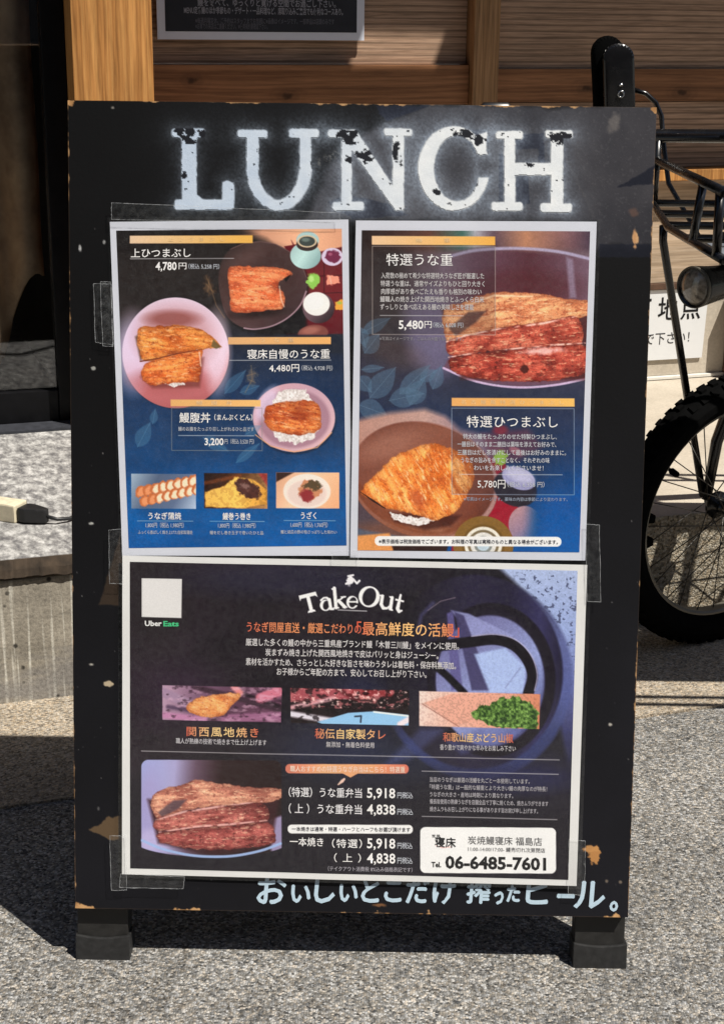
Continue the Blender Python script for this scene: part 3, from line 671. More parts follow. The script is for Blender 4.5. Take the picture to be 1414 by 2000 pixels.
for m_, x0, x1 in letters:
    bd2 = bd; keep = m_ * ((X >= x0) & (X < x1))
    bd2.build('painted_letter', M_board, sign, 0.00035, 0.95, keep=keep)
hw = Letters()
HC = (186, 208, 224)
for ch, x0, x1, yc, h in (('お', 500, 560, 1738, 64), ('い', 566, 608, 1744, 46), ('し', 612, 656, 1734, 66), ('い', 660, 700, 1742, 46), ('と', 703, 742, 1738, 56), ('こ', 748, 786, 1738, 54), ('だ', 790, 838, 1738, 56), ('け', 842, 890, 1738, 58), ('搾', 908, 958, 1741, 46), ('っ', 962, 984, 1746, 44), ('た', 986, 1016, 1743, 38), ('ビ', 1024, 1078, 1738, 62), ('ー', 1084, 1122, 1748, 60), ('ル', 1118, 1182, 1744, 66), ('。', 1188, 1208, 1750, 60)):
    for q, (dx, dy) in enumerate(((0, 0), (1.5, .4), (-1.4, .3), (.3, 1.6), (.1, -1.4))): hw.add(ch, x0 + dx + 3, x1 + dx - 3, yc + dy, h, HC, .0, 0.012, lean=0.08, gain=.95, z=2e-5 * q + 1e-9)
hw.mesh('handwritten_lettering', sign, 0.0005)
# legs, rubber feet, rear panel and hinge
M_leg = plain('black_leg_paint', (0.014, 0.0135, 0.013), 0.5, var=0.3, vscale=90)
M_rub = plain('black_rubber_foot', (0.016, 0.016, 0.0165), 0.55, var=0.25, vscale=140)
RM = Matrix.Translation((0, LEG + LB - .004, -0.036)) @ Matrix.Rotation(R(2 * 11.148), 4, 'X')
for sx in (-1, 1):
    xa, xb = (-0.3025, -0.2465) if sx < 0 else (0.2465, 0.3015)
    lg = MB().box(xa, xb, 0.004, LEG + LB - .003, -0.040, -0.0125).build('leg', M_leg, sign, bevel=0.0012)
    ft = MB(); x0, x1 = xa - 0.0015, xb + 0.0025; k = 9
    pr = [(x0, -0.002), (x1, -0.002), (x1, 0.030)] + [(x0 + (x1 - x0) * (1 - i / k), 0.030 - 0.0035 * math.sin(math.pi * i / k)) for i in range(1, k)] + [(x0, 0.030)]
    ft.prism(pr, -0.045, -0.0085); ft.build('rubber_foot', M_rub, lg, bevel=0.001)
    rl = MB().box(xa, xb, -(LEG + LB), -0.004, -0.030, -0.006, RM).build('leg', M_leg, sign)
MB().box(-WB / 2, WB / 2, -LB, -0.006, -0.042, -0.031, RM).build('rear_panel', M_leg, sign)
for x in (0.139,):
    MB().tube([(x - .017, LEG + LB - .0025, -.022), (x - .012, LEG + LB - .0005, -.022), (x + .012, LEG + LB - .0005, -.022), (x + .017, LEG + LB - .0025, -.022)], [.004, .0065, .0065, .004], 12).build('hinge', plain('hinge_metal', (.12, .12, .12), .4, 1.0), sign, smooth=True)

# ------------------------------------------------------------------ the menu posters
def eel(S_, pts, ang, seed, dark, mid, light, per=11, stripe=.5, wob=3, spark=0.0):
    X, Y = S_.X, S_.Y; c, n = math.cos(R(ang)), math.sin(R(ang)); U = X * c + Y * n; V = -X * n + Y * c
    d_ = S_.sd_poly(cr(pts)) + wob * (fbm(X / 9, Y / 9, seed, 3) - .5) * 2; m_ = np.clip(.5 - d_ / 2.2, 0, 1)
    n1 = fbm(U / 22, V / 5, seed, 5); n2 = fbm(U / 6, V / 4, seed + 5, 4); n3 = fbm(U / 34, V / 20, seed + 9, 3); n4 = fbm(U / 12, V / 2.6, seed + 13, 3)
    k = np.clip(.5 + 2.3 * (n1 - .5) + 1.5 * (n3 - .5), 0, 1)[..., None]
    col = L3(mid) * (1 - k) + L3(light) * k
    ln = np.abs(((V + 9 * (fbm(U / 26, V / 26, seed + 3, 3) - .5)) / per) % 1 - .5) * 2
    dk = np.clip(step(ln, .45, 1.0) * stripe * .55 * step(n1, .2, .6) + step(1 - n2, .56, .80) * .55 + step(.5 - n3, 0, .25) * .35, 0, .8)[..., None]
    col = col * (1 - dk) + L3(dark) * dk
    hi = (step(n4, .60, .80) * (.42 + spark) + step(n2, .68, .8) * .25)[..., None]; col = col * (1 - hi) + L3((252, 214, 172)) * hi
    sh = np.clip(np.exp(d_ / 6) * .42, 0, .5)[..., None]; col = col * (1 - sh) + L3(dark) * .7 * sh
    col = col * (.86 + .28 * fbm(X / 1.8, Y / 1.8, seed + 21, 2))[..., None]
    S_.put(m_, col)
    return m_
def rice(S_, m_, seed=3):
    n = fbm(S_.X / 3.5, S_.Y / 3.5, seed, 2); c = np.stack([(200 + 70 * (n - .4)) / 255, (192 + 74 * (n - .4)) / 255, (190 + 80 * (n - .4)) / 255], -1); S_.put(m_, c)
def leaf(S_, x, y, ln, wd, rot, col, a):
    c, n = math.cos(R(rot)), math.sin(R(rot)); pts = []
    for t_ in np.linspace(0, 1, 9): pts.append((t_ * ln, -wd * math.sin(math.pi * t_ ** .8)))
    for t_ in np.linspace(1, 0, 9)[1:-1]: pts.append((t_ * ln, wd * math.sin(math.pi * t_ ** .8)))
    P = [(x + p_[0] * c - p_[1] * n, y + p_[0] * n + p_[1] * c) for p_ in pts]
    S_.put(S_.poly(P, 2), col, a); S_.put(S_.line([(x, y), (x + ln * c, y + ln * n)], 1.2), tuple(min(255, k + 25) for k in col), a * .7)
def bar(S_, x0, x1, y0, y1, c0, c1, sl=0): S_.put(S_.poly([(x0, y0), (x1, y0 + sl), (x1, y1 + sl), (x0, y1)]), S_.grad(x0, 0, x1, 0, [(0, c0), (1, c1)]))
def frame(S_, x0, y0, x1, y1, col=(135, 130, 130), a=.7, wd=1.3): S_.put(S_.line([(x0, y0), (x1, y0), (x1, y1), (x0, y1), (x0, y0)], wd), col, a)
def rule(S_, x0, x1, y, col=(190, 190, 195), a=.75, wd=1.3, sl=0): S_.put(S_.line([(x0, y), (x1, y + sl)], wd), col, a)

GAIN = 0.98
def poster(label, n0, paper, film, pm):
    p = empty('menu_poster', label, 'poster', SIGN, 'laminated menu posters on the sign')
    global RIPPLE
    RIPPLE = (.0004, n0 * 4000)
    ripple_sheet('paper', paper, n0 + .0003, pm, p); ripple_sheet('laminate', film, n0 + .0011, M_film, p)
    return p

# ---- upper left: three bowls and three thumbnails
P1 = [(229.5, 453), (668.5, 447), (677, 1065), (253, 1072)]
S1 = Sheet(P1, 470, 660); X, Y = S1.X, S1.Y
S1.C = S1.grad(0, 450, 0, 1070, [(0, (30, 25, 25)), (.12, (40, 34, 33)), (.27, (42, 36, 36)), (.38, (34, 42, 60)), (.5, (30, 52, 84)), (.66, (30, 62, 100)), (.76, (22, 72, 122)), (.9, (10, 84, 144)), (1, (4, 84, 148))])
S1.mul(.9 + .24 * fbm(X / 60, Y / 40, 2, 4)); S1.mul(.93 + .14 * fbm(X / 2.5, Y / 2.5, 8, 2))
S1.put(S1.poly([(430, 440), (680, 440), (680, 500), (600, 535), (520, 470)], 18) * step(X, 425, 520), S1.grad(430, 0, 668, 0, [(0, (60, 45, 40)), (.35, (190, 140, 115)), (.7, (226, 172, 138)), (1, (205, 150, 120))]))
S1.put(S1.line([(430, 462), (680, 452)], 2, 2), (190, 135, 105), .35)
S1.put(S1.poly([(570, 470), (590, 500), (680, 480), (680, 652), (560, 655), (575, 610), (600, 560)], 3), S1.grad(0, 480, 0, 650, [(0, (96, 30, 38)), (.5, (112, 36, 42)), (1, (92, 22, 34))]))
S1.put(S1.poly([(556, 482), (580, 478), (584, 500), (570, 505)], 2), (100, 20, 34))
for k in (541, 575): S1.put(S1.line([(600, k), (680, k - 4)], 2), (72, 22, 30), .9)
S1.put(S1.line([(634, 510), (634, 590)], 2), (72, 22, 30), .9)
S1.put(S1.poly([(520, 622), (600, 600), (600, 655), (500, 655)], 8), (28, 24, 27))
S1.put(S1.ell(612, 652, 30, 17, -8, 2), (124, 72, 66)); S1.put(S1.ell(607, 646, 18, 7, -10, 5), (178, 118, 104), .6)
S1.put(S1.rect(540, 655, 680, 690, 4), (34, 40, 54))
# dark leaf shaped bowl
bowl = [(436, 510), (452, 488), (480, 476), (510, 473), (540, 478), (568, 493), (588, 514), (600, 543), (600, 568), (590, 595), (568, 618), (535, 636), (500, 643), (478, 642), (455, 630), (440, 610), (432, 580), (428, 545)]
bowl = cr(bowl, k=3); S1.put(S1.poly([(x + 3, y + 5) for x, y in bowl], 8), (16, 13, 14), .8)
S1.put(S1.poly(bowl, 2), S1.grad(440, 480, 595, 630, [(0, (58, 44, 42)), (.3, (76, 56, 54)), (.7, (82, 60, 62)), (1, (58, 42, 46))]))
S1.put(S1.ell(522, 556, 66, 72, 30, 30), (64, 45, 44), .7); S1.put(S1.ell(480, 508, 36, 16, -30, 22), (96, 72, 70), .6)
S1.put(S1.line(cr([(599, 570), (588, 596), (565, 620), (534, 637), (500, 644), (478, 642)], False, 5), 2.89, 1.4), (168, 138, 150), .85)
S1.put(S1.line([(452, 488), (480, 476), (510, 473), (540, 478), (568, 493), (588, 514), (600, 543)], 1.6, 1.4), (120, 92, 92), .6)
S1.put(S1.ell(505, 612, 50, 9, -5, 10), (30, 20, 20), .6)
eel(S1, [(447, 528), (475, 522), (530, 523), (560, 527), (571, 536), (562, 543), (548, 550), (544, 562), (553, 570), (557, 598), (540, 605), (500, 610), (456, 611), (450, 580)], 4, 31, (150, 62, 38), (212, 104, 62), (238, 148, 98), 13, .45)
S1.put(S1.poly([(555, 545), (570, 536), (560, 552)], 2), (20, 15, 16), .9); S1.put(S1.line([(547, 560), (550, 585), (556, 600)], 2.4), (225, 200, 180), .6)
# jar, small bowls, condiments
S1.put(S1.ell(598, 500, 30, 26, 0, 1.6), S1.grad(568, 480, 628, 520, [(0, (150, 176, 176)), (.45, (176, 206, 204)), (1, (118, 148, 150))]))
S1.put(S1.ell(602, 470, 22, 17, 0, 1.6), (158, 186, 186)); S1.put(S1.ell(601, 478, 21, 13, 0, 1.4), (58, 46, 44)); S1.put(S1.ell(601, 472, 19, 12, 0, 1.4), (196, 176, 148)); S1.put(S1.ell(601, 472, 15.5, 9.5, 0, 1.4), (62, 70, 68)); S1.put(S1.ell(598, 469, 8, 4, 0, 3), (120, 136, 130), .7)
S1.put(S1.ell(650, 502, 21, 17.5, 0, 1.5), (196, 182, 204)); S1.put(S1.ell(651, 501, 14.5, 12, 0, 2.5, 3, 6), (112, 44, 74)); S1.put(S1.ell(646, 497, 4, 3, 0, 2), (168, 92, 120), .8)
S1.put(S1.ell(612, 549, 12, 15, 10, 3, 4, 6), (136, 186, 84)); S1.put(S1.ell(609, 545, 5, 6, 0, 3, 2, 5), (176, 212, 130), .8)
S1.put(S1.poly([(640, 537), (664, 541), (664, 553), (638, 558)], 2, 3, 6), (228, 142, 120)); S1.put(S1.line([(645, 541), (648, 555)], 2), (240, 190, 170), .6)
S1.put(S1.ell(623, 602, 31, 30, 0, 1.6), S1.grad(596, 580, 650, 630, [(0, (108, 86, 94)), (.5, (98, 76, 84)), (1, (42, 34, 38))])); S1.put(S1.ell(619, 594, 26, 23, 0, 1.6), (226, 214, 212)); S1.put(S1.ell(615, 590, 14, 12, 0, 9), (243, 234, 230), .7)
S1.put(S1.poly([(655, 590), (680, 583), (680, 606), (656, 606)], 2, 3, 6), (214, 154, 62)); S1.put(S1.ell(664, 592, 5, 3, 0, 2), (150, 176, 80), .8)
# pale plate with two pieces of eel
S1.put(S1.ell(346, 690, 107, 110, 0, 3), (26, 24, 30), .45)
S1.put(S1.ell(345, 691, 104, 108, 0, 1.6), S1.grad(330, 585, 350, 800, [(0, (206, 186, 204)), (.25, (204, 184, 202)), (.5, (206, 176, 190)), (.72, (188, 112, 118)), (1, (166, 92, 94))]))
S1.put(S1.ell(262, 690, 34, 70, 0, 26), (205, 188, 216), .7); S1.put(S1.ell(425, 690, 24, 70, 0, 20), (216, 196, 214), .8); S1.put(S1.ell(345, 660, 78, 62, 0, 30), (176, 120, 124), .55)
S1.put(S1.ell(338, 625, 50, 16, 0, 12), (138, 78, 74), .85); S1.put(S1.ell(330, 745, 66, 26, 0, 18), (158, 84, 84), .6)
S1.put(S1.poly([(266, 660), (282, 648), (300, 690), (276, 706)], 5), (92, 66, 50), .9); S1.put(S1.poly([(276, 738), (300, 760), (392, 758), (400, 700), (300, 700)], 7), (112, 56, 50), .7)
rice(S1, S1.poly([(318, 748), (350, 742), (362, 752), (342, 757)], 2, 3, 6))
eel(S1, [(272, 646), (300, 640), (345, 637), (385, 643), (410, 655), (430, 672), (432, 680), (398, 684), (350, 692), (310, 702), (285, 708), (274, 690)], 6, 41, (138, 62, 26), (206, 108, 46), (236, 160, 84), 12, .5)
eel(S1, [(282, 716), (300, 706), (345, 692), (392, 684), (396, 700), (392, 728), (388, 746), (340, 750), (296, 754), (280, 740)], -6, 43, (142, 58, 26), (212, 104, 48), (238, 150, 80), 12, .5)
S1.put(S1.line([(276, 708), (310, 702), (350, 692), (396, 684)], [3, 2, 2, 1]), (98, 42, 22), .8); S1.put(S1.poly([(418, 664), (433, 679), (424, 683), (414, 678)], 2), (92, 84, 56), .8)
S1.put(S1.line([(391, 690), (394, 716)], 3), (230, 200, 190), .6)
# lower small bowl
S1.put(S1.ell(576, 820, 81, 68, 0, 4), (20, 30, 46), .5)
S1.put(S1.ell(575, 816, 80, 67, 0, 1.6), S1.grad(500, 760, 650, 870, [(0, (196, 150, 158)), (.5, (186, 150, 166)), (1, (206, 170, 176))])); S1.put(S1.ell(575, 818, 70, 57, 0, 6), (150, 112, 128), .8); S1.put(S1.ell(520, 790, 16, 36, 30, 10), (206, 190, 216), .7)
S1.put(S1.line([(500, 850), (530, 872), (575, 883), (620, 874), (648, 845)], 2.2, 1.5), (222, 160, 116), .8)
rice(S1, S1.poly([(533, 790), (545, 766), (570, 758), (595, 760), (612, 785), (600, 800)], 2, 5, 8)); rice(S1, S1.poly([(528, 838), (560, 840), (620, 836), (616, 856), (580, 868), (548, 862)], 2, 5, 8), 9)
eel(S1, [(522, 795), (560, 785), (600, 783), (622, 790), (628, 815), (624, 840), (600, 848), (570, 850), (535, 842), (518, 825)], 10, 47, (126, 44, 22), (196, 92, 44), (236, 148, 80), 18, .3)
S1.put(S1.ell(590, 805, 28, 16, 20, 16, 6, 10), (130, 50, 26), .5)
for a_ in ((270, 875, 55, 15, -62), (440, 770, 62, 12, -48), (470, 768, 40, 10, -20), (398, 856, 56, 12, 28), (462, 905, 60, 9, -40), (480, 850, 36, 10, -30), (300, 830, 30, 8, -80)): leaf(S1, *a_, (84, 128, 160), .38)
for pts in (((404, 540), (414, 565), (424, 598), (440, 622)), ((404, 556), (420, 574)), ((410, 548), (408, 572)), ((492, 715), (494, 742), (480, 768)), ((484, 735), (500, 730)), ((486, 742), (500, 748))): S1.put(S1.line(list(pts), 1.6, 2), (150, 120, 88), .5)
S1.put(S1.ell(410, 562, 8, 14, -20, 8, 8, 5), (128, 96, 66), .45); S1.put(S1.ell(494, 735, 9, 13, 10, 8, 8, 5), (128, 108, 92), .45)
bar(S1, 256, 495, 463, 478, (206, 178, 150), (216, 166, 78), -2); bar(S1, 447, 647, 660, 674, (202, 158, 112), (218, 164, 100), -1.5); bar(S1, 335, 510, 782, 795, (206, 160, 102), (222, 174, 110))
frame(S1, 337, 798, 513, 881); rule(S1, 257, 458, 508, sl=-2); rule(S1, 450, 647, 705, sl=-1.5); rule(S1, 350, 497, 852)
# thumbnails
def clipput(S_, r_, m_, c, a=1): S_.put(m_ * r_, c, a)
r1 = S1.rect(258, 927, 384, 995); S1.put(r1, S1.grad(258, 927, 384, 995, [(0, (150, 168, 186)), (.35, (84, 98, 124)), (.7, (92, 108, 138)), (1, (170, 186, 208))]))
for k in range(8):
    for r_ in range(2):
        x = 276 + k * 14.5 + r_ * 8; y = 962 + r_ * 17 - k * 3.2
        clipput(S1, r1, S1.ell(x, y, 9.5, 12, 25, 2, 2, 6), (186, 106, 62)); clipput(S1, r1, S1.ell(x + 2, y + 1, 7, 9, 25, 3, 2, 6), (238, 206, 178) if k > 1 else (214, 140, 96)); 
r1 = S1.rect(400, 925, 523, 994); S1.put(r1, S1.grad(400, 930, 523, 990, [(0, (44, 24, 18)), (.3, (70, 42, 28)), (1, (176, 130, 80))]))
clipput(S1, r1, S1.line([(400, 945), (470, 930)], 7, 4), (120, 66, 34), .8)
clipput(S1, r1, S1.poly([(402, 962), (440, 950), (458, 932), (500, 940), (522, 958), (522, 986), (470, 994), (402, 992)], 3, 3), S1.grad(400, 0, 523, 0, [(0, (226, 172, 84)), (.5, (236, 186, 92)), (1, (206, 146, 60))]))
clipput(S1, r1, S1.ell(484, 955, 27, 16, 28, 3, 5, 7), (84, 50, 44)); clipput(S1, r1, S1.ell(478, 950, 12, 5, 28, 4, 4, 5), (136, 104, 98), .8); clipput(S1, r1, S1.poly([(505, 925), (523, 925), (523, 950)], 4), (160, 60, 60), .9)
S1.mul(1 - r1 * .12 * (fbm(X / 5, Y / 5, 19, 2) > .55))
r1 = S1.rect(540, 923, 663, 993); S1.put(r1, S1.grad(540, 923, 663, 993, [(0, (200, 150, 120)), (.4, (226, 186, 156)), (1, (218, 160, 120))])); clipput(S1, r1, S1.poly([(540, 923), (575, 923), (540, 942)], 3), (60, 40, 36))
clipput(S1, r1, S1.ell(600, 960, 46, 34, 0, 2), (226, 206, 196)); clipput(S1, r1, S1.ell(600, 964, 38, 26, 0, 4), (210, 190, 182)); clipput(S1, r1, S1.ell(605, 958, 22, 20, 0, 3, 6, 6), (190, 130, 96)); clipput(S1, r1, S1.ell(600, 968, 14, 12, 0, 4, 4, 6), (140, 52, 56)); clipput(S1, r1, S1.ell(612, 948, 16, 9, 0, 3, 6, 5), (72, 62, 42), .85)
for x0, x1, y in ((270, 378, 1019), (411, 517, 1019), (555, 655, 1017)): rule(S1, x0, x1, y, a=.6)

p1 = poster('laminated blue menu poster with round plate, two bowls and three dish thumbnails', .0012, [(217, 436), (681.5, 429), (687, 1085), (240.5, 1087)], [(213, 428), (687, 421), (692, 1089), (236, 1091)], M_paper)
S1.build('print', M_ink, p1, .0017, GAIN, contrast=.22, sat=.94)
T = Letters(); W_ = (238, 236, 236); G_ = (196, 200, 210)
T.add('上ひつまぶし', 258, 374, 496, 21, W_, .016, -.012).add('4,780', 306, 347, 521, 22, W_, .022, -.012).add('円', 351, 366, 521, 15, W_, .01).add('（税込 5,258 円）', 370, 430, 522, 11, G_, .012)
T.add('寝床自慢のうな重', 484, 645, 692, 22, W_, .014, -.01).add('4,480円', 527, 585, 719, 19, W_, .018, -.01).add('（税込 4,928 円）', 590, 650, 719, 11, G_, .012)
T.add('鰻腹丼', 352, 412, 817, 23, W_, .016).add('（まんぷくどん）', 420, 494, 816, 13, W_, .02).add('鰻のお腹をたっぷり召し上がれるひと品です', 350, 497, 839, 9, G_, .012)
T.add('3,200', 401, 438, 863, 19, W_, .02).add('円（税込 3,520 円）', 440, 497, 863, 11, G_, .01)
T.add('うなぎ蒲焼', 291, 355, 1009, 15, W_, .022).add('1,800円（税込 1,980円）', 286, 360, 1027, 11, G_, .012).add('ふっくら香ばしく焼き上げた自家製蒲焼', 271, 377, 1041, 8, G_, .012)
T.add('鰻巻う巻き', 436, 490, 1009, 15, W_, .022).add('1,800円（税込 1,980円）', 427, 500, 1027, 11, G_, .012).add('鰻をだし巻き玉子で巻いたひと品', 411, 515, 1041, 8, G_, .012)
T.add('うざく', 588, 618, 1007, 15, W_, .022).add('1,600円（税込 1,760円）', 568, 640, 1025, 11, G_, .012).add('鰻と胡瓜の酢の物さっぱりした味わい', 549, 658, 1039, 8, G_, .012)
T.add('上ひつまぶし', 330, 440, 469, 9, (235, 205, 150), 0, -.01).add('うな重', 510, 575, 665, 9, (240, 208, 160)).add('鰻腹丼', 385, 455, 788, 9, (240, 208, 160))
T.mesh('lettering', p1, .0019)

# ---- upper right: two large dishes
P2 = [(707.5, 450), (1152, 450), (1130, 1076), (698.5, 1074)]
S2 = Sheet(P2, 470, 660); X, Y = S2.X, S2.Y
S2.C = S2.grad(0, 450, 0, 1075, [(0, (52, 42, 42)), (.25, (62, 54, 56)), (.45, (52, 52, 68)), (.6, (40, 54, 84)), (1, (16, 78, 140))])
S2.put(step(X, 760, 860) * (1 - step(Y, 640, 780)), S2.grad(0, 470, 0, 740, [(0, (112, 92, 98)), (.4, (116, 102, 122)), (1, (70, 72, 104))]), .9)
S2.put(1 - step(Y, 478, 500), S2.grad(707, 0, 1152, 0, [(0, (44, 32, 32)), (.3, (90, 60, 50)), (.44, (60, 96, 88)), (.5, (150, 150, 160)), (.58, (90, 70, 80)), (.72, (170, 120, 92)), (.9, (120, 86, 90)), (1, (70, 54, 70))]), .95)
S2.mul(.88 + .26 * fbm(X / 50, Y / 40, 4, 4))
S2.put(S2.poly([(860, 498), (930, 488), (1010, 486), (1090, 492), (1160, 506), (1160, 640), (860, 640)], 14), S2.grad(860, 0, 1152, 0, [(0, (120, 104, 120)), (.25, (98, 70, 86)), (.6, (86, 48, 58)), (1, (112, 88, 104))]))
S2.put(S2.ell(1020, 560, 110, 34, 0, 26), (84, 38, 44), .6)
S2.put(S2.line(cr([(880, 500), (930, 488), (1010, 484), (1090, 490), (1160, 506)], False, 5), 5.95, 3), (164, 156, 184), .9)
S2.put(S2.poly([(1105, 500), (1118, 505), (1125, 580), (1112, 580)], 6), (150, 140, 164), .6)
S2.put(S2.poly([(840, 560), (880, 600), (885, 720), (850, 740), (800, 700), (790, 600)], 30), (112, 104, 132), .7)
S2.put(S2.poly([(866, 718), (930, 744), (1010, 754), (1090, 748), (1160, 733), (1160, 700), (880, 690)], 3), (104, 74, 92)); S2.put(S2.line(cr([(866, 718), (930, 744), (1010, 755), (1090, 749), (1160, 733)], False, 5), 4.25, 2), (196, 172, 204), .95)
S2.put(S2.poly([(862, 600), (900, 740), (1150, 740), (1150, 590)], 8), (76, 34, 34), .8)
eel(S2, [(866, 604), (900, 592), (925, 580), (965, 570), (1010, 570), (1060, 572), (1110, 582), (1160, 588), (1160, 608), (1120, 622), (1060, 632), (980, 640), (910, 662), (874, 668)], -6, 61, (150, 72, 48), (206, 132, 92), (240, 180, 130), 16, .5, spark=.15)
S2.put(S2.poly([(876, 640), (915, 608), (950, 606), (930, 628), (890, 656)], 5), (72, 56, 62), .7)
eel(S2, [(872, 668), (905, 656), (970, 640), (1060, 626), (1126, 618), (1134, 668), (1060, 676), (980, 682), (920, 690), (878, 694)], -5, 63, (92, 34, 28), (172, 70, 56), (214, 116, 92), 22, .3, spark=.1)
eel(S2, [(880, 700), (920, 690), (980, 683), (1060, 676), (1146, 674), (1148, 722), (1100, 738), (1040, 744), (960, 742), (900, 732), (878, 718)], -2, 67, (78, 26, 22), (156, 56, 46), (206, 100, 80), 24, .3, spark=.1)
for pts, a in ((((872, 667), (910, 654), (980, 640), (1060, 630), (1126, 616)), .8), (((876, 697), (930, 688), (1000, 680), (1080, 672), (1142, 668)), .8)): S2.put(S2.line(list(pts), [2, 4, 3, 4, 2], 2) * step(fbm(X / 14, Y / 10, 71, 3), .3, .6), (246, 206, 194), a)
S2.put(S2.line([(905, 598), (965, 576), (1040, 578)], [2, 4, 2], 2), (250, 214, 178), .7); S2.put(S2.ell(1060, 684, 34, 6, -4, 6, 4, 8), (244, 196, 190), .8)
S2.put(S2.ell(1024, 720, 8, 9, 0, 3, 3, 6), (70, 24, 18), .9)
for a_ in ((708, 650, 62, 13, -28), (712, 690, 48, 17, -52), (706, 722, 45, 8, -6), (706, 640, 40, 12, 78), (722, 778, 80, 22, -50), (780, 770, 84, 17, -44), (800, 790, 60, 20, -60), (700, 790, 60, 20, 20), (760, 782, 70, 20, -12), (820, 742, 40, 12, -30), (845, 760, 50, 14, -70), (700, 735, 40, 16, 50)): leaf(S2, *a_, (82, 108, 132), .55)
S2.put(S2.ell(775, 690, 55, 26, 20, 22), (96, 72, 62), .3)
# lower dish on the pink cloth
S2.put(S2.poly([(690, 822), (760, 806), (830, 798), (870, 812), (900, 838), (960, 850), (990, 880), (960, 930), (690, 960)], 12), S2.grad(700, 0, 960, 0, [(0, (176, 132, 118)), (.5, (186, 150, 140)), (1, (126, 104, 124))]), .95)
S2.put(S2.poly([(940, 845), (1030, 835), (1060, 870), (1010, 900), (960, 900)], 12), (112, 60, 76), .7); S2.put(S2.ell(978, 838, 14, 9, 0, 6, 3), (150, 40, 56), .8)
S2.put(S2.poly([(900, 880), (985, 900), (1015, 1000), (990, 1080), (880, 1080)], 4), (148, 26, 48)); S2.put(S2.poly([(880, 1030), (960, 950), (950, 1010), (900, 1070)], 8), (44, 22, 26), .9)
S2.put(S2.ell(828, 936, 146, 112, 14, 2), S2.grad(700, 850, 960, 1040, [(0, (112, 66, 54)), (.4, (132, 82, 66)), (.8, (118, 66, 50)), (1, (76, 42, 38))]))
S2.put(S2.ell(828, 936, 146, 112, 14, 2) - S2.ell(826, 932, 141, 107, 14, 3), (176, 140, 138), .8); S2.put(S2.ell(760, 870, 70, 24, -18, 26), (160, 112, 96), .6); S2.put(S2.ell(780, 1040, 120, 26, -4, 18), (160, 112, 84), .5)
S2.put(S2.poly([(690, 930), (740, 980), (800, 1030), (860, 1040), (930, 1000), (900, 1040), (820, 1054), (690, 1030)], 6), (120, 64, 40), .6)
S2.put(S2.poly([(760, 1000), (900, 1005), (880, 1026), (830, 1034), (770, 1018)], 8), (66, 30, 22), .8); rice(S2, S2.poly([(762, 1000), (800, 1008), (850, 1012), (835, 1024), (800, 1024), (770, 1014)], 2, 4, 8))
eel(S2, [(706, 958), (745, 915), (770, 890), (798, 878), (830, 868), (862, 868), (900, 884), (920, 898), (926, 930), (918, 955), (900, 985), (880, 1004), (850, 1014), (820, 1006), (780, 996), (748, 990), (730, 976)], 62, 71, (168, 78, 30), (222, 124, 52), (246, 176, 100), 17, .45, spark=.15)
S2.put(S2.ell(815, 975, 24, 12, 60, 12, 5, 9), (150, 62, 40), .5); S2.put(S2.line([(704, 960), (730, 978), (752, 992)], [1, 4, 2]), (40, 24, 20), .8)
S2.put(S2.ell(1005, 952, 44, 34, 24, 3), (46, 40, 50)); S2.put(S2.ell(1012, 932, 34, 21, 22, 2), (168, 166, 206)); S2.put(S2.ell(1014, 926, 28, 13, 20, 7), (208, 206, 232), .8)
S2.put(S2.ell(977, 893, 12, 15, 20, 4, 5, 6), (150, 186, 76)); S2.put(S2.ell(1008, 880, 12, 6, 30, 4, 3), (196, 120, 130), .7)
S2.put(step(X + (Y - 1000) * .25, 1020, 1085) * step(Y, 840, 960), S2.grad(0, 850, 0, 1075, [(0, (30, 60, 104)), (.5, (8, 80, 146)), (1, (0, 88, 156))]))
S2.put(S2.ell(1024, 1022, 32, 36, 0, 2) * (1 - step(X, 1015, 1058)), S2.grad(995, 990, 1050, 1060, [(0, (176, 134, 136)), (.5, (142, 120, 142)), (1, (60, 96, 148))]))
S2.put(S2.poly([(690, 1046), (760, 1040), (780, 1080), (690, 1080)], 4), (206, 140, 82)); S2.put(S2.poly([(760, 1050), (880, 1046), (870, 1080), (770, 1080)], 4), (52, 32, 28))
for r_, c in ((56, (128, 96, 48)), (40, (112, 84, 40)), (35, (214, 208, 196)), (29, (120, 106, 82)), (24, (206, 204, 200)), (17, (128, 132, 130)), (12, (176, 192, 204))): S2.put(S2.ell(943, 1062, r_ * 1.05, r_, 0, 2), c)
S2.mul(.93 + .14 * fbm(X / 2.5, Y / 2.5, 8, 2))
S2.put(S2.rrect(732, 1046, 1095, 1065, 9), (222, 220, 222))
S2.put(S2.rect(727, 478, 968, 652, 1), (40, 34, 36), .22); S2.put(S2.rect(882, 795, 1120, 964, 1), (40, 44, 66), .2)
bar(S2, 727, 967, 461, 478, (214, 180, 144), (216, 162, 76)); bar(S2, 882, 1121, 776, 792, (212, 158, 96), (224, 174, 96))
frame(S2, 728, 481, 967, 653, (170, 160, 155)); frame(S2, 882, 796, 1120, 964, (150, 165, 185)); rule(S2, 743, 905, 616); rule(S2, 900, 1097, 925)

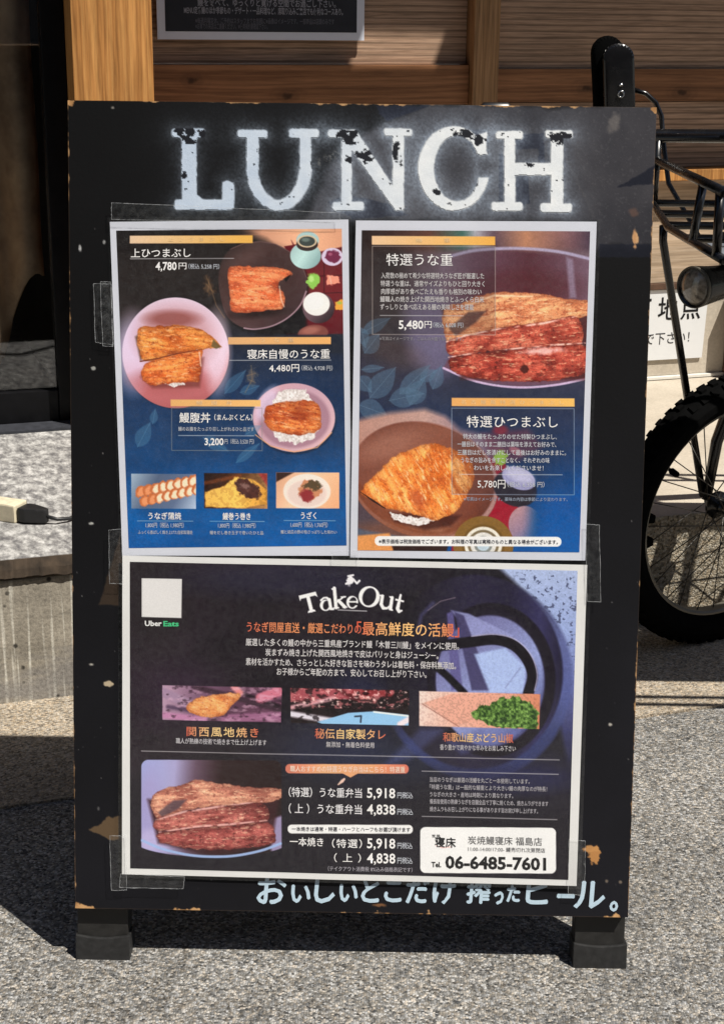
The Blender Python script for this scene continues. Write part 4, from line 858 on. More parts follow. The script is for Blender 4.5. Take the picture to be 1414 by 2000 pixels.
p2 = poster('laminated menu poster with two large grilled eel dishes and teal leaves', .0026, [(696, 431), (1165, 431), (1141.5, 1092), (684, 1088)], [(691, 426), (1173, 425), (1148, 1096), (681, 1091)], M_paper)
S2.build('print', M_ink, p2, .0031, GAIN, contrast=.22, sat=.95)
T = Letters(); B_ = (208, 204, 206)
T.add('特選うな重', 755, 884, 507, 28, W_, .012).add('5,480', 779, 827, 633, 23, W_, .022).add('円', 829, 843, 633, 16, W_, .012).add('（税込 6,028 円）', 846, 905, 634, 11, G_, .012)
for s_, x0, x1, y in (('入荷数の極めて希少な特選特大うなぎ匠が厳選した', 745, 945, 538), ('特選うな重は、通常サイズよりもひと回り大きく', 744, 946, 553.5), ('肉厚感があり食べごたえも香りも格別の味わい', 745, 940, 569), ('鰻職人の焼き上げた関西地焼きとふっくら白米', 743, 945, 584), ('ずっしりと食べ応えある鰻の美味しさを堪能', 743, 925, 599)): T.add(s_, x0, x1, y, 12.5, B_, .014)
T.add('※写真はイメージです。ごはんの大盛りもございます。', 742, 905, 661, 8, (150, 146, 150))
T.add('特選ひつまぶし', 911, 1088, 822, 27, W_, .01).add('5,780円', 932, 986, 943, 21, W_, .006).add('（税込 6,358 円）', 990, 1062, 944, 12, G_, .01)
for s_, x0, x1, y in (('特大の鰻をたっぷりのせた特製ひつまぶし、', 904, 1086, 851), ('一膳目はそのまま二膳目は薬味を添えてお好みで、', 893, 1085, 866), ('三膳目はだし茶漬けにして最後はお好みのままに。', 893, 1104, 882), ('うなぎの旨みを余すことなく、それぞれの味', 900, 1072, 897), ('わいをお楽しみくださいませ！', 925, 1060, 912)): T.add(s_, x0, x1, y, 11.5, (214, 216, 224), .012)
T.add('※写真はイメージです。薬味の内容は季節により変わります。', 905, 1107, 973, 8, (160, 170, 190)).add('※表示価格は税抜価格でございます。お料理の写真は実際のものと異なる場合がございます。', 740, 1088, 1056, 9.5, (70, 70, 78), .014)
T.add('鰻重', 812, 880, 469, 9, (240, 212, 160)).add('名古屋風特選ひつまぶし', 900, 1100, 784, 9, (240, 212, 160))
T.mesh('lettering', p2, .0033)

# ---- lower landscape poster: take-out menu
P3 = [(256, 1098), (1126, 1111.5), (1107, 1713), (256, 1694.5)]
S3 = Sheet(P3, 780, 540); X, Y = S3.X, S3.Y
S3.C = S3.grad(256, 1100, 1110, 1700, [(0, (46, 36, 44)), (.3, (40, 32, 40)), (.5, (34, 28, 38)), (.75, (36, 34, 44)), (1, (34, 30, 42))])
S3.mul(.78 + .5 * fbm(X / 90, Y / 60, 14, 5))
for cx, cy, rx, ry, c, a in ((300, 1180, 60, 90, (44, 38, 40), .6), (560, 1130, 200, 34, (52, 54, 92), .35), (700, 1370, 60, 70, (48, 60, 110), .35), (350, 1360, 80, 60, (66, 40, 70), .4), (640, 1460, 110, 60, (44, 56, 100), .35), (1020, 1530, 120, 50, (44, 44, 96), .45), (760, 1500, 140, 60, (36, 48, 84), .4)): S3.put(S3.ell(cx, cy, rx, ry, 0, min(rx, ry)), c, a)
# iron grill pan, right: pale ground, rings, fan of light, handle
gl_ = S3.poly([(960, 1095), (1135, 1095), (1135, 1420), (1108, 1500), (1090, 1400), (1100, 1290), (1060, 1190), (1000, 1130)], 10)
S3.put(gl_, S3.grad(0, 1110, 0, 1500, [(0, (150, 166, 206)), (.3, (132, 150, 200)), (.55, (98, 108, 170)), (.8, (58, 60, 108)), (1, (40, 38, 60))]))
sp = fbm(X / 7, Y / 6, 25, 3); S3.put(gl_ * step(sp, .63, .68) * step(X, 985, 1040) * (1 - step(Y, 1300, 1400)), (60, 64, 96), .75)
S3.put(S3.ell(930, 1320, 186, 196, 0, 8) * step(X + Y * .4, 1290, 1420), S3.grad(0, 1120, 0, 1500, [(0, (52, 50, 74)), (.35, (84, 92, 148)), (.6, (78, 88, 150)), (1, (44, 50, 92))]), .95)
S3.put(S3.ell(925, 1310, 172, 190, 0, 5) * step(X + .3 * (Y - 1100), 770, 900), S3.grad(790, 0, 1100, 0, [(0, (36, 30, 42)), (.4, (46, 40, 66)), (.65, (38, 32, 58)), (.85, (52, 48, 92)), (1, (34, 28, 50))]), .96)
S3.put(S3.ell(950, 1320, 112, 136, 0, 12) * step(X, 815, 850), S3.grad(850, 1180, 1040, 1420, [(0, (78, 74, 122)), (.35, (112, 114, 166)), (.65, (130, 142, 196)), (1, (84, 90, 150))]))
S3.put(S3.ell(958, 1325, 125, 150, 0, 4) - S3.ell(956, 1327, 106, 128, 0, 4), (30, 22, 34), .9)
S3.put(S3.poly([(880, 1190), (915, 1196), (1000, 1238), (975, 1250), (920, 1240)], 4), (132, 136, 190), .9); S3.put(S3.poly([(872, 1196), (884, 1190), (902, 1340), (880, 1345)], 4), (88, 82, 140), .9); S3.put(S3.poly([(886, 1192), (905, 1200), (960, 1345), (920, 1345)], 4), (64, 58, 100), .9)
S3.put(S3.poly([(925, 1275), (985, 1262), (1025, 1300), (1020, 1350), (955, 1350)], 5), (150, 170, 220), .95); S3.put(S3.line([(985, 1340), (1015, 1300)], 2, 3), (110, 112, 160), .6)
S3.put(S3.line(cr([(838, 1262), (880, 1256), (925, 1250), (965, 1246), (1000, 1256), (1026, 1282), (1038, 1315), (1030, 1350)], False, 6), 21, 3), (28, 20, 32)); S3.put(S3.line(cr([(920, 1240), (965, 1236), (1005, 1246), (1034, 1274), (1047, 1312), (1042, 1345)], False, 6), 2.2, 2), (176, 172, 206), .75)
S3.put(S3.line([(822, 1278), (870, 1315), (905, 1350)], [12, 14, 14], 4), (26, 20, 30)); S3.put(S3.line([(835, 1190), (860, 1172), (888, 1165)], 1.8, 2), (150, 130, 140), .6)
S3.put(S3.line([(816, 1230), (822, 1200), (845, 1176)], 5, 8), (96, 96, 160), .5)
S3.put(S3.poly([(820, 1420), (870, 1420), (800, 1480), (740, 1500)], 14), (80, 90, 150), .45); S3.put(S3.poly([(870, 1445), (940, 1420), (960, 1450), (900, 1470)], 10), (84, 90, 150), .5)
S3.put(S3.ell(930, 1320, 186, 200, 0, 6) * step(Y, 1400, 1440) - S3.ell(925, 1316, 168, 182, 0, 6), (50, 58, 108), .6)
S3.put(step(Y, 1470, 1560), (36, 31, 41), .75); S3.put(S3.ell(1000, 1520, 110, 26, 0, 22), (42, 44, 92), .5)
S3.mul(.92 + .16 * fbm(X / 2.6, Y / 2.6, 8, 2))
# pictures
r1 = S3.poly([(319, 1338), (551, 1342), (549, 1409), (319, 1405)], 1); S3.put(r1, S3.grad(319, 1340, 550, 1405, [(0, (176, 140, 166)), (.3, (120, 84, 112)), (.6, (90, 56, 78)), (1, (110, 66, 92))]))
for a, b_, wd, c in (((320, 1352), (372, 1374), 18, (150, 120, 150)), ((380, 1340), (560, 1388), 11, (66, 44, 58)), ((320, 1396), (400, 1404), 12, (182, 116, 160)), ((470, 1352), (552, 1380), 8, (40, 26, 36)), ((510, 1362), (552, 1346), 20, (206, 106, 130)), ((440, 1402), (550, 1397), 16, (150, 92, 130)), ((330, 1380), (372, 1386), 8, (84, 60, 90)), ((458, 1340), (470, 1352), 12, (226, 130, 130))): clipput(S3, r1, S3.line([a, b_], wd, 5), c, .9)
S3.put(r1 * step(fbm(X / 16, Y / 7, 141, 4), .48, .75), (206, 160, 186), .45); S3.put(r1 * step(fbm(X / 11, Y / 6, 147, 4), .55, .75), (52, 30, 44), .6)
eel(S3, [(366, 1380), (384, 1364), (412, 1356), (440, 1353), (470, 1354), (464, 1368), (452, 1380), (436, 1396), (404, 1400), (378, 1394)], 12, 81, (176, 88, 48), (228, 132, 62), (246, 170, 100), 9, .3)
r1 = S3.poly([(568, 1342), (798, 1346), (797, 1414), (568, 1410)], 1); S3.put(r1, (40, 26, 30))
for a, b_, wd, c in (((560, 1352), (700, 1348), 30, (168, 74, 84)), ((570, 1380), (650, 1362), 8, (206, 150, 160)), ((690, 1352), (760, 1350), 16, (150, 50, 56)), ((700, 1360), (730, 1366), 10, (206, 120, 120)), ((660, 1345), (700, 1365), 8, (90, 30, 36)), ((565, 1392), (690, 1412), 11, (206, 200, 214))): clipput(S3, r1, S3.line([a, b_], wd, 5), c, .95)
S3.put(r1 * step(fbm(X / 9, Y / 6, 151, 4), .52, .72) * (Y < 1382), (214, 120, 124), .6); S3.put(r1 * step(fbm(X / 6, Y / 5, 157, 4), .6, .75) * (Y < 1380), (250, 214, 206), .6); S3.put(r1 * step(fbm(X / 14, Y / 7, 161, 3), .55, .7), (24, 14, 18), .7)
clipput(S3, r1, S3.poly([(620, 1408), (680, 1390), (730, 1387), (798, 1394), (798, 1416), (640, 1416)], 2), (126, 178, 220)); clipput(S3, r1, S3.line([(730, 1388), (798, 1396)], 3, 2), (214, 226, 236)); clipput(S3, r1, S3.line([(693, 1397), (705, 1396), (704, 1408)], 3, 2), (40, 44, 60)); clipput(S3, r1, S3.line([(780, 1412), (798, 1402)], 10, 4), (226, 200, 206))
r1 = S3.poly([(818, 1347), (1053, 1352), (1051, 1420), (818, 1415)], 1); S3.put(r1, S3.grad(818, 1350, 1050, 1420, [(0, (228, 196, 186)), (.35, (226, 166, 146)), (.7, (214, 142, 116)), (1, (206, 120, 84))]))
clipput(S3, r1, S3.poly([(826, 1370), (880, 1352), (1010, 1352), (960, 1400), (890, 1412)], 2), (216, 150, 128), .8); S3.mul(1 - r1 * .10 * (fbm(X / 3, Y / 3, 55, 2) > .56)); clipput(S3, r1, S3.line([(824, 1372), (895, 1416)], 2, 2), (150, 90, 76), .8)
gm = S3.poly([(920, 1388), (935, 1374), (955, 1372), (975, 1360), (1010, 1358), (1035, 1366), (1048, 1385), (1050, 1418), (960, 1418), (945, 1404), (925, 1400)], 2, 6, 10) * r1
gn = fbm(X / 4.5, Y / 4.5, 57, 3); S3.put(gm, np.stack([(40 + 190 * np.clip(gn - .3, 0, 1)) / 255, (70 + 220 * np.clip(gn - .3, 0, 1)) / 255, (24 + 120 * np.clip(gn - .32, 0, 1)) / 255], -1))
rule(S3, 278, 1090, 1466, (176, 172, 176), .75, 1.6, 14); rule(S3, 823, 1088, 1503, (176, 172, 176), .75, 1.6, 5); rule(S3, 823, 1085, 1591, (176, 172, 176), .75, 1.6, 5)
# large food picture lower left
r1 = S3.rrect(278, 1483, 550, 1690, 14) * np.clip(.5 - ((Y - 1640) - 32 * np.sqrt(np.clip(1 - ((X - 414) / 150) ** 2, 0, 1))) / 1.5, 0, 1)
S3.put(r1, S3.grad(278, 1490, 540, 1520, [(0, (140, 150, 206)), (.25, (150, 144, 190)), (.4, (100, 76, 96)), (.6, (52, 32, 34)), (1, (44, 24, 26))]))
clipput(S3, r1, S3.ell(292, 1590, 30, 90, 0, 20), (148, 138, 190), .8); clipput(S3, r1, S3.poly([(520, 1600), (552, 1590), (552, 1670), (530, 1660)], 6), (152, 140, 184), .9); clipput(S3, r1, S3.ell(300, 1640, 30, 22, 0, 14), (170, 160, 206), .8); clipput(S3, r1, S3.poly([(290, 1560), (310, 1645), (420, 1670), (530, 1650), (545, 1560)], 8), (66, 30, 36), .9)
sv = S3.C.copy()
eel(S3, [(298, 1555), (320, 1540), (360, 1530), (385, 1522), (430, 1528), (480, 1534), (550, 1540), (550, 1556), (515, 1566), (440, 1572), (370, 1580), (318, 1600), (300, 1585)], -5, 91, (122, 54, 46), (190, 112, 92), (228, 160, 126), 14, .5, spark=.12)
S3.put(S3.poly([(310, 1585), (340, 1562), (366, 1560), (350, 1578), (318, 1594)], 4), (84, 66, 78), .8)
eel(S3, [(306, 1600), (360, 1584), (440, 1572), (512, 1566), (522, 1602), (450, 1612), (380, 1616), (312, 1622)], -4, 93, (80, 30, 30), (158, 70, 66), (206, 112, 100), 18, .3, spark=.1)
eel(S3, [(312, 1626), (380, 1616), (450, 1611), (524, 1604), (538, 1630), (532, 1646), (470, 1656), (400, 1658), (330, 1648), (312, 1640)], -3, 95, (72, 24, 26), (146, 58, 56), (196, 98, 90), 18, .3, spark=.1)
for pts in (((306, 1600), (360, 1584), (440, 1572), (512, 1563)), ((312, 1624), (380, 1613), (450, 1608), (522, 1600))): S3.put(S3.line(list(pts), [2, 4, 4, 2], 2) * step(fbm(X / 12, Y / 9, 99, 3), .3, .6), (240, 186, 180), .7)
S3.C = sv * (1 - r1[..., None]) + S3.C * r1[..., None]
S3.put(S3.line(cr([(279, 1640), (320, 1657), (370, 1668), (414, 1671), (460, 1669), (510, 1659), (548, 1645)], False, 5), 5.1, 2), (138, 166, 216), .95)
S3.put(S3.rrect(558, 1490, 797, 1508, 8) , S3.grad(558, 0, 797, 0, [(0, (196, 104, 84)), (.3, (230, 158, 108)), (.7, (226, 150, 100)), (1, (206, 104, 84))]))
S3.put(S3.poly([(665, 1506), (700, 1507), (684, 1516)], 1.5), (228, 152, 102)); S3.put(S3.line([(660, 1530), (668, 1523), (672, 1519)], [2, 6, 4], 1.5), (232, 190, 170), .9)
S3.put(S3.rrect(562, 1608, 805, 1625, 8), (226, 224, 222)); S3.put(S3.rrect(819.5, 1612, 1083, 1701, 10), (228, 228, 228))
S3.put(S3.poly([(279, 1130), (357, 1131), (356, 1207), (279, 1205)], 1.2), (196, 194, 194))
# TakeOut, arched serif wordmark
def word(cx, cy, rot, shapes, col=(214, 212, 218)):
    c, n = math.cos(R(rot)), math.sin(R(rot)); tr = lambda x, y: (cx + x * c - y * n, cy + x * n + y * c)
    m_ = np.zeros(X.shape)
    for k, *a in shapes:
        if k == 'l': q = S3.line([tr(*p_) for p_ in a[0]], a[1], 1.3)
        elif k == 'p': q = S3.poly([tr(*p_) for p_ in a[0]], 1.3)
        elif k == 'r':
            x0, y0 = tr(a[0], a[1]); x1, y1 = tr(a[0] + a[6], a[1]); q = np.clip(S3.ell(x0, y0, a[2], a[3], rot, 1.3) - S3.ell(x1, y1, a[4], a[5], rot + a[7], 1.3), 0, 1)
            if len(a) > 8: q = q * (1 - S3.poly([tr(*p_) for p_ in a[8]], 1.3))
        m_ = np.maximum(m_, q)
    S3.put(m_, col)
word(605, 1177, -14, [('l', [(0, -15), (0, 15)], 7), ('p', [(-17, -19), (17, -19), (18, -8), (14, -12), (-14, -12), (-17, -8)]), ('p', [(-8, 18), (8, 18), (6, 14), (-6, 14)])])
word(636, 1174, -9, [('r', -1, 7, 11, 11, 6, 9, 1, 20), ('l', [(8, -3), (8, 15), (13, 17)], [6, 6, 3]), ('l', [(-8, -4), (-2, -8), (4, -7), (8, -1)], [4, 3, 4, 6])])
word(662, 1168, -5, [('l', [(-7, -21), (-7, 17)], 6.5), ('l', [(10, -3), (-4, 6)], 3), ('l', [(-1, 4), (10, 17)], 6.5), ('p', [(-13, -21), (-6, -22), (-6, -18), (-12, -18)]), ('p', [(-13, 19), (-1, 19), (-1, 16), (-13, 16)]), ('p', [(3, -4), (15, -4), (13, -1), (5, -1)]), ('p', [(5, 19), (16, 19), (14, 16), (6, 16)])])
word(688, 1170, -1, [('r', 0, 5, 11.5, 12.5, 7, 10, 1, 15, [(1, 8), (16, 6), (14, 11), (2, 11)]), ('l', [(-9, 4), (9, 4)], 3)])
word(721, 1164, 4, [('r', 0, 0, 20.5, 20.5, 13, 17.5, 0, 14)])
word(755, 1174, 9, [('l', [(-10, -10), (-10, 6), (-5, 13), (3, 12), (9, 5)], [6, 6.5, 6, 4, 4]), ('l', [(9, -10), (9, 12), (13, 14)], [6, 6.5, 3]), ('p', [(-16, -12), (-7, -12), (-7, -9), (-15, -9)]), ('p', [(3, -12), (12, -12), (12, -9), (4, -9)])])
word(778, 1178, 13, [('l', [(0, -18), (0, 9), (4, 14), (9, 11)], [4, 7, 6, 3]), ('p', [(-8, -9), (9, -9), (9, -5.5), (-8, -5.5)])])
S3.put(S3.line([(660, 1190), (716, 1192)], 1.6), (200, 198, 204), .8); S3.put(S3.ell(684, 1132, 6, 10, 20, 2, 3, 5), (210, 208, 214)); S3.put(S3.line([(676, 1139), (690, 1130), (697, 1138), (702, 1133)], 4, 1.5), (210, 208, 214)); S3.put(S3.line([(680, 1124), (690, 1122)], 3.5, 1.5), (210, 208, 214))
S3.put(S3.line([(850, 1648), (862, 1652), (880, 1650)], 1.2, 1.5), (206, 90, 80), .7)

p3 = poster('laminated dark landscape take-out poster with iron pan picture and phone number', .0040, [(241.5, 1086), (1145, 1100), (1123, 1725), (240, 1706)], [(234, 1083), (1153, 1096), (1131, 1731), (233, 1712)], M_paper2)
S3.build('print', M_ink, p3, .0045, GAIN, contrast=.25, sat=.78)
T = Letters(); O_ = (216, 108, 84); Y_ = (236, 186, 130); sl = .0155
T.add('Uber', 285, 318, 1217, 14, (226, 226, 226), .03).add('Eats', 321, 351, 1217.5, 14, (70, 190, 130), .03)
T.add('うなぎ問屋直送・厳選こだわりの', 483, 705, 1225, 22, O_, .014, sl, ((232, 150, 100), 'mid')).add('「最高鮮度の活鰻」', 697, 895, 1227, 31, (222, 92, 70), .016, sl, ((244, 196, 130), 'mid'))
for s_, x0, x1, y in (('厳選した多くの鰻の中から三重県産ブランド鰻「木曽三川鰻」をメインに使用。', 481, 895, 1256), ('炭まずみ焼き上げた関西風地焼きで皮はパリッと身はジューシー。', 519, 855, 1275), ('素材を活かすため、さらっとした好きな旨さを味わうタレは着色料・保存料無添加。', 481, 889, 1294), ('お子様からご年配の方まで、安心してお召し上がり下さい。', 541, 832, 1312)): T.add(s_, x0, x1, y, 15.5, (214, 210, 212), .018, sl)
for s_, x0, x1, y, h in (('関西風地焼き', 366, 505, 1428, 22), ('秘伝自家製タレ', 615, 752, 1431, 23), ('和歌山産ぶどう山椒', 864, 1000, 1437, 21)): T.add(s_, x0, x1, y, h, (206, 96, 76), .022, sl, ((238, 206, 146), 'mid'))
for s_, x0, x1, y in (('職人が熟練の技術で焼きまで仕上げ上げます', 345, 521, 1447), ('無添加・無着色料使用', 637, 730, 1452), ('香り豊かで爽やかな辛みをお楽しみ下さい', 858, 1005, 1457)): T.add(s_, x0, x1, y, 12, (196, 192, 198), .014, sl)
T.add('職人おすすめの特選うなぎ弁当はこちら！特選重', 567, 790, 1499.5, 13, (248, 222, 204), .014, sl * .4)
for a, y, pr, kk in (('（特選）うな重弁当', 1545, '5,918', 1), ('（ 上 ）うな重弁当', 1577, '4,838', 1)): T.add(a, 564, 706, y, 22, (226, 224, 228), .016, sl).add(pr, 716, 771, y, 27, W_, .018, sl).add('円税込', 775, 805, y + 5, 13, G_, .014, sl)
T.add('一本焼きは通常・特選・ハーフとハーフもお選び頂けます', 570, 800, 1616.5, 9.5, (60, 58, 66), .014, sl * .3)
T.add('一本焼き', 566, 631, 1641, 20, W_, .016, sl).add('（特選）', 648, 706, 1644, 20, W_, .016, sl).add('（ 上 ）', 652, 704, 1672, 20, W_, .012, sl)
for pr, y in (('5,918', 1643), ('4,838', 1672)): T.add(pr, 716, 771, y, 27, W_, .018, sl).add('円税込', 775, 804, y + 5, 13, G_, .014, sl)
T.add('（テイクアウト消費税 8%込み価格表記です）', 640, 804, 1694, 10, (170, 166, 176), .012, sl)
for s_, x1, y in (('当店のうなぎは厳選の活鰻を丸ごと一本使用しています。', 1032, 1520.5), ('「特選うな重」は一般的な鰻重とより大きい鰻の肉厚なのが特長！', 1066, 1535), ('うなぎの大きさ・産地は時期により異なります。', 1000, 1549), ('備長炭使用の熟練うなぎを店舗全品で丁寧に焼くため、焼きムラができます', 1068, 1563.5), ('焼きムラもお召し上がりになる事があります旨お詫び申し上げます。', 1048, 1578)): T.add(s_, 838, x1, y, 10.5, (176, 172, 180), .014, sl)
K_ = (26, 25, 27)
T.add('寝床', 848, 888, 1641, 23, K_, .03, .05).add('炭焼', 842, 858, 1629, 7, K_, .01).add('炭焼鰻寝床 福島店', 912, 1056, 1638, 19, (86, 85, 87), .008, sl).add('11:00-14:00/17:00- 鰻売切れ次第閉店', 912, 1062, 1655, 10, (110, 108, 110), .01, sl)
T.add('Tel.', 841, 860, 1684, 14, K_, .03, sl).add('06-6485-7601', 868, 1064, 1680, 33, K_, .034, sl)
T.mesh('lettering', p3, .0047)

RIPPLE = None
# ---- strips of clear tape
def tape(q, label, n0=.0072):
    e = empty('tape_strip', label, 'tape', SIGN, 'clear tape strips on the sign')
    p = lay_quad(q); mb = MB(); k = 10; pts = []
    for i in range(4):
        a, b_ = p[i], p[(i + 1) % 4]
        for j in range(k): pts.append((a[0] + (b_[0] - a[0]) * j / k + random.uniform(-.0003, .0003), a[1] + (b_[1] - a[1]) * j / k + random.uniform(-.0003, .0003)))
    mb.quad(*[(x, y, n0) for x, y in pts[::-1]]); mb.build('film', M_tape, e)
    eb = MB()
    for i in range(len(pts)):
        a, b_ = pts[i], pts[(i + 1) % len(pts)]; eb.tube([(*a, n0), (*b_, n0)], .00035, 4)
    eb.build('edge', M_tedge, e)
tape([(222, 399), (664, 417), (665, 436), (222, 432)], 'long clear tape strip along the top edge of the upper left poster')
tape([(186, 557), (221, 557), (224, 676), (189, 671)], 'clear tape strip over the left edge of the upper left poster', .0044)
tape([(199, 553), (219, 553), (224, 679), (204, 678)], 'narrow upper layer of clear tape on the left edge of the upper left poster', .0052)
tape([(216, 1036), (240, 1034), (244, 1140), (217, 1140)], 'clear tape strip at the left where the upper and lower posters meet')
tape([(1142, 1020), (1168, 1022), (1171, 1172), (1144, 1170)], 'clear tape strip at the right where the upper and lower posters meet')
tape([(217, 1630), (248, 1630), (250, 1735), (220, 1736)], 'upright clear tape strip at the lower left corner of the take-out poster')
tape([(238, 1703), (362, 1709), (360, 1732), (236, 1730)], 'flat clear tape strip along the bottom edge of the take-out poster', .0078)
tape([(1108, 1634), (1140, 1636), (1138, 1742), (1106, 1740)], 'clear tape strip at the lower right corner of the take-out poster')
tape([(648, 1076), (700, 1074), (700, 1099), (650, 1100)], 'short clear tape strip in the middle where all three posters meet')

# ------------------------------------------------------------------ notices on the wall
def plane_text(items, name, parent, n, mat=None):
    # items: text, x0, x1, z centre, em height, colour, weight, on the parent's plane y = n
    V = []; F = []; CC = []; k = 0
    for s_, x0, x1, zc, h, c, wt in items:
        v, f = glyphs(s_, wt); a, b_ = v[:, 0].min(), v[:, 0].max()
        V.append(np.stack([x0 + (v[:, 0] - a) / (b_ - a) * (x1 - x0), np.full(len(v), n), zc + (v[:, 1] - .38) * h], 1)); F.append(f + k); k += len(v)
        CC.append(np.tile(np.append(np.array(srgb(*c)), 1), (len(v), 1)))
    return grid_mesh(name, np.concatenate(V), np.concatenate(F), np.concatenate(CC), mat or M_let, parent)
M_card = plain('card_white', (0.66, 0.67, 0.68), 0.6, var=0.02)
M_night = plain('notice_dark_print', (0.012, 0.013, 0.020), 0.45, var=0.25, vscale=30)
cd = empty('notice_card', 'white card with black Japanese writing on the wall foot behind the bicycle', 'notice', BM @ Matrix.Translation((0, 0.908, 0)))
mb = MB(); mb.prism([(0.80, 0.249), (1.131, 0.247), (1.136, 0.408), (0.80, 0.412)], 0.0, 0.003, Matrix(((1, 0, 0, 0), (0, 0, -1, 0.003), (0, 1, 0, 0), (0, 0, 0, 1)))); mb.build('card', M_card, cd)
plane_text([('不', 0.925, 0.992, 0.366, 0.062, (22, 22, 24), .012), ('地', 1.008, 1.058, 0.366, 0.058, (22, 22, 24), .012), ('点', 1.066, 1.118, 0.366, 0.058, (22, 22, 24), .012), ('で下さ', 0.979, 1.056, 0.298, 0.031, (40, 40, 42), 0), ('い！', 1.062, 1.094, 0.298, 0.029, (40, 40, 42), 0)], 'lettering', cd, -0.0006)
no = empty('wall_notice', 'dark framed menu notice with white border hanging high on the shaded wood panel', 'notice', BM @ Matrix.Translation((0, 0.905, 0)))
MB().box(-0.125, 0.2955, 0.0, 0.004, 0.947, 1.36).build('border', M_paper, no)
MB().box(-0.109, 0.2795, -0.0006, 0.0, 0.962, 1.345).build('print', M_night, no)
tw = (150, 150, 158); tg = (98, 98, 106)
plane_text([('鰻を食べて、ゆっくりと寛げる空間でお過ごし下さい。', -0.045, 0.235, 1.0165, 0.016, tw, .01), ('MENU定番鰻のほか季節もの・デザート・一品料理など、席取り込みご来店でも便利なコースあり。', -0.072, 0.250, 1.0015, 0.0145, tw, .012), ('※毎週月曜定休。ご予約はスタッフまでお気軽に※画像はイメージです。一部商品は店頭のみです', -0.050, 0.232, 0.9825, 0.012, tg, .006), ('※お車での来店はご遠慮ください。※使用規約要確認下さい。', -0.050, 0.095, 0.972, 0.012, tg, .006)], 'lettering', no, -0.0010)

# ------------------------------------------------------------------ bicycle, heading left, front wheel turned towards the sign
M_bk = plain('black_gloss_paint', (0.006, 0.006, 0.007), 0.24, spec=0.6, var=0.10, vscale=40)
M_tyre = plain('tyre_rubber', (0.0035, 0.0035, 0.0036), 0.95, spec=0.02, var=0.3, vscale=60)
M_rim = plain('grey_rim_metal', (0.13, 0.12, 0.10), 0.5, 0.4, var=0.15)
M_chr = plain('chrome', (0.62, 0.62, 0.62), 0.18, 1.0, var=0.05)
M_spoke = plain('dark_spoke_steel', (0.05, 0.047, 0.043), 0.4, 0.6)
M_plate = plain('grey_rack_plate', (0.20, 0.22, 0.25), 0.5, 0.3, var=0.15)
HUB = Vector((0.597, 2.390, 0.2345))
bike = empty('bicycle', 'black bicycle with knobby tyres and tubular front rack parked beside the sign', 'bicycle', Matrix.Translation((HUB.x, HUB.y, 0)))
BI = bike.matrix_world.inverted()
def bpart(mb, name, mat, par=None, smooth=True, bevel=0.0, label=None):
    mb.v = [tuple(BI @ Vector(q)) for q in mb.v]; return mb.build(name, mat, par or bike, smooth, bevel, label)
def wheel(hub, psi, lean, name, label):
    a = Vector((-math.cos(psi), -math.sin(psi), 0)); n0 = Vector((-math.sin(psi), math.cos(psi), 0)) 
    up = (Vector((0, 0, 1)) - n0 * math.tan(lean)).normalized(); n = a.cross(up).normalized()
    W = Matrix(((a.x, up.x, n.x, hub.x), (a.y, up.y, n.y, hub.y), (a.z, up.z, n.z, hub.z), (0, 0, 0, 1)))
    ty = MB(); ty.lathe([(0.2055 + 0.0265 * math.cos(q), 0.0275 * math.sin(q)) for q in np.linspace(0, 2 * math.pi, 15)[:-1]], W, 72)
    for k in range(62):
        for side in (-1, 0, 1):
            th = (k + (0.5 if side == 0 else 0)) * 2 * math.pi / 62
            K = W @ Matrix.Rotation(th, 4, 'Z'); tilt = Matrix.Translation((0.2055, 0, 0)) @ Matrix.Rotation(-side * R(38), 4, 'Y')
            ty.box(0.0235, 0.0295, -0.0052, 0.0052, -0.006, 0.006, K @ tilt)
    e = bpart(MB().lathe([(0.1755, -0.009), (0.1755, 0.009), (0.1785, 0.0125), (0.1815, 0.0125), (0.1815, -0.0125), (0.1785, -0.0125)], W, 72), name, M_rim, smooth=False, label=label)
    bpart(ty, 'tyre', M_tyre, e, smooth=False)
    sp = MB()
    for k in range(28):
        side = 1 if k % 2 else -1; th = k * 2 * math.pi / 28; dh = R(58) * (1 if (k // 2) % 2 else -1)
        sp.tube([W @ Vector((0.020 * math.cos(th + dh), 0.020 * math.sin(th + dh), side * 0.026)), W @ Vector((0.176 * math.cos(th), 0.176 * math.sin(th), side * 0.002))], 0.00095, 5)
    bpart(sp, 'spokes', M_spoke, e)
    bpart(MB().lathe([(0.004, -0.05), (0.007, -0.05), (0.007, -0.03), (0.023, -0.029), (0.023, -0.024), (0.013, -0.022), (0.013, 0.022), (0.023, 0.024), (0.023, 0.029), (0.007, 0.03), (0.007, 0.05), (0.004, 0.05)], W, 24), 'hub', M_bk, e)
    va = W @ Matrix.Rotation(R(33), 4, 'Z'); bpart(MB().tube([va @ Vector((0.172, 0, 0)), va @ Vector((0.160, 0, 0)), va @ Vector((0.158, 0, 0)), va @ Vector((0.143, 0, 0))], [0.003, 0.003, 0.0055, 0.005], 8), 'valve_cap', M_tyre, e)
    for q in (4, -10):
        vb = W @ Matrix.Rotation(R(q), 4, 'Z'); bpart(MB().box(0.160, 0.176, -0.007, 0.007, -0.008, 0.008, vb), 'spoke_reflector', M_tyre, e, bevel=0.003)
    return W
W = wheel(HUB, R(30), R(4), 'wheel', 'front wheel turned towards the sign')
RH = Vector((1.42, 2.590, 0.2345)); wheel(RH, R(12), 0.0, 'wheel', 'rear wheel')
wa, wu, wn = (W.col[k].to_3d() for k in range(3))
fk = MB(); crown = HUB + wu * 0.262 - wa * 0.045; head = crown - wa * 0.045 + wu * 0.16
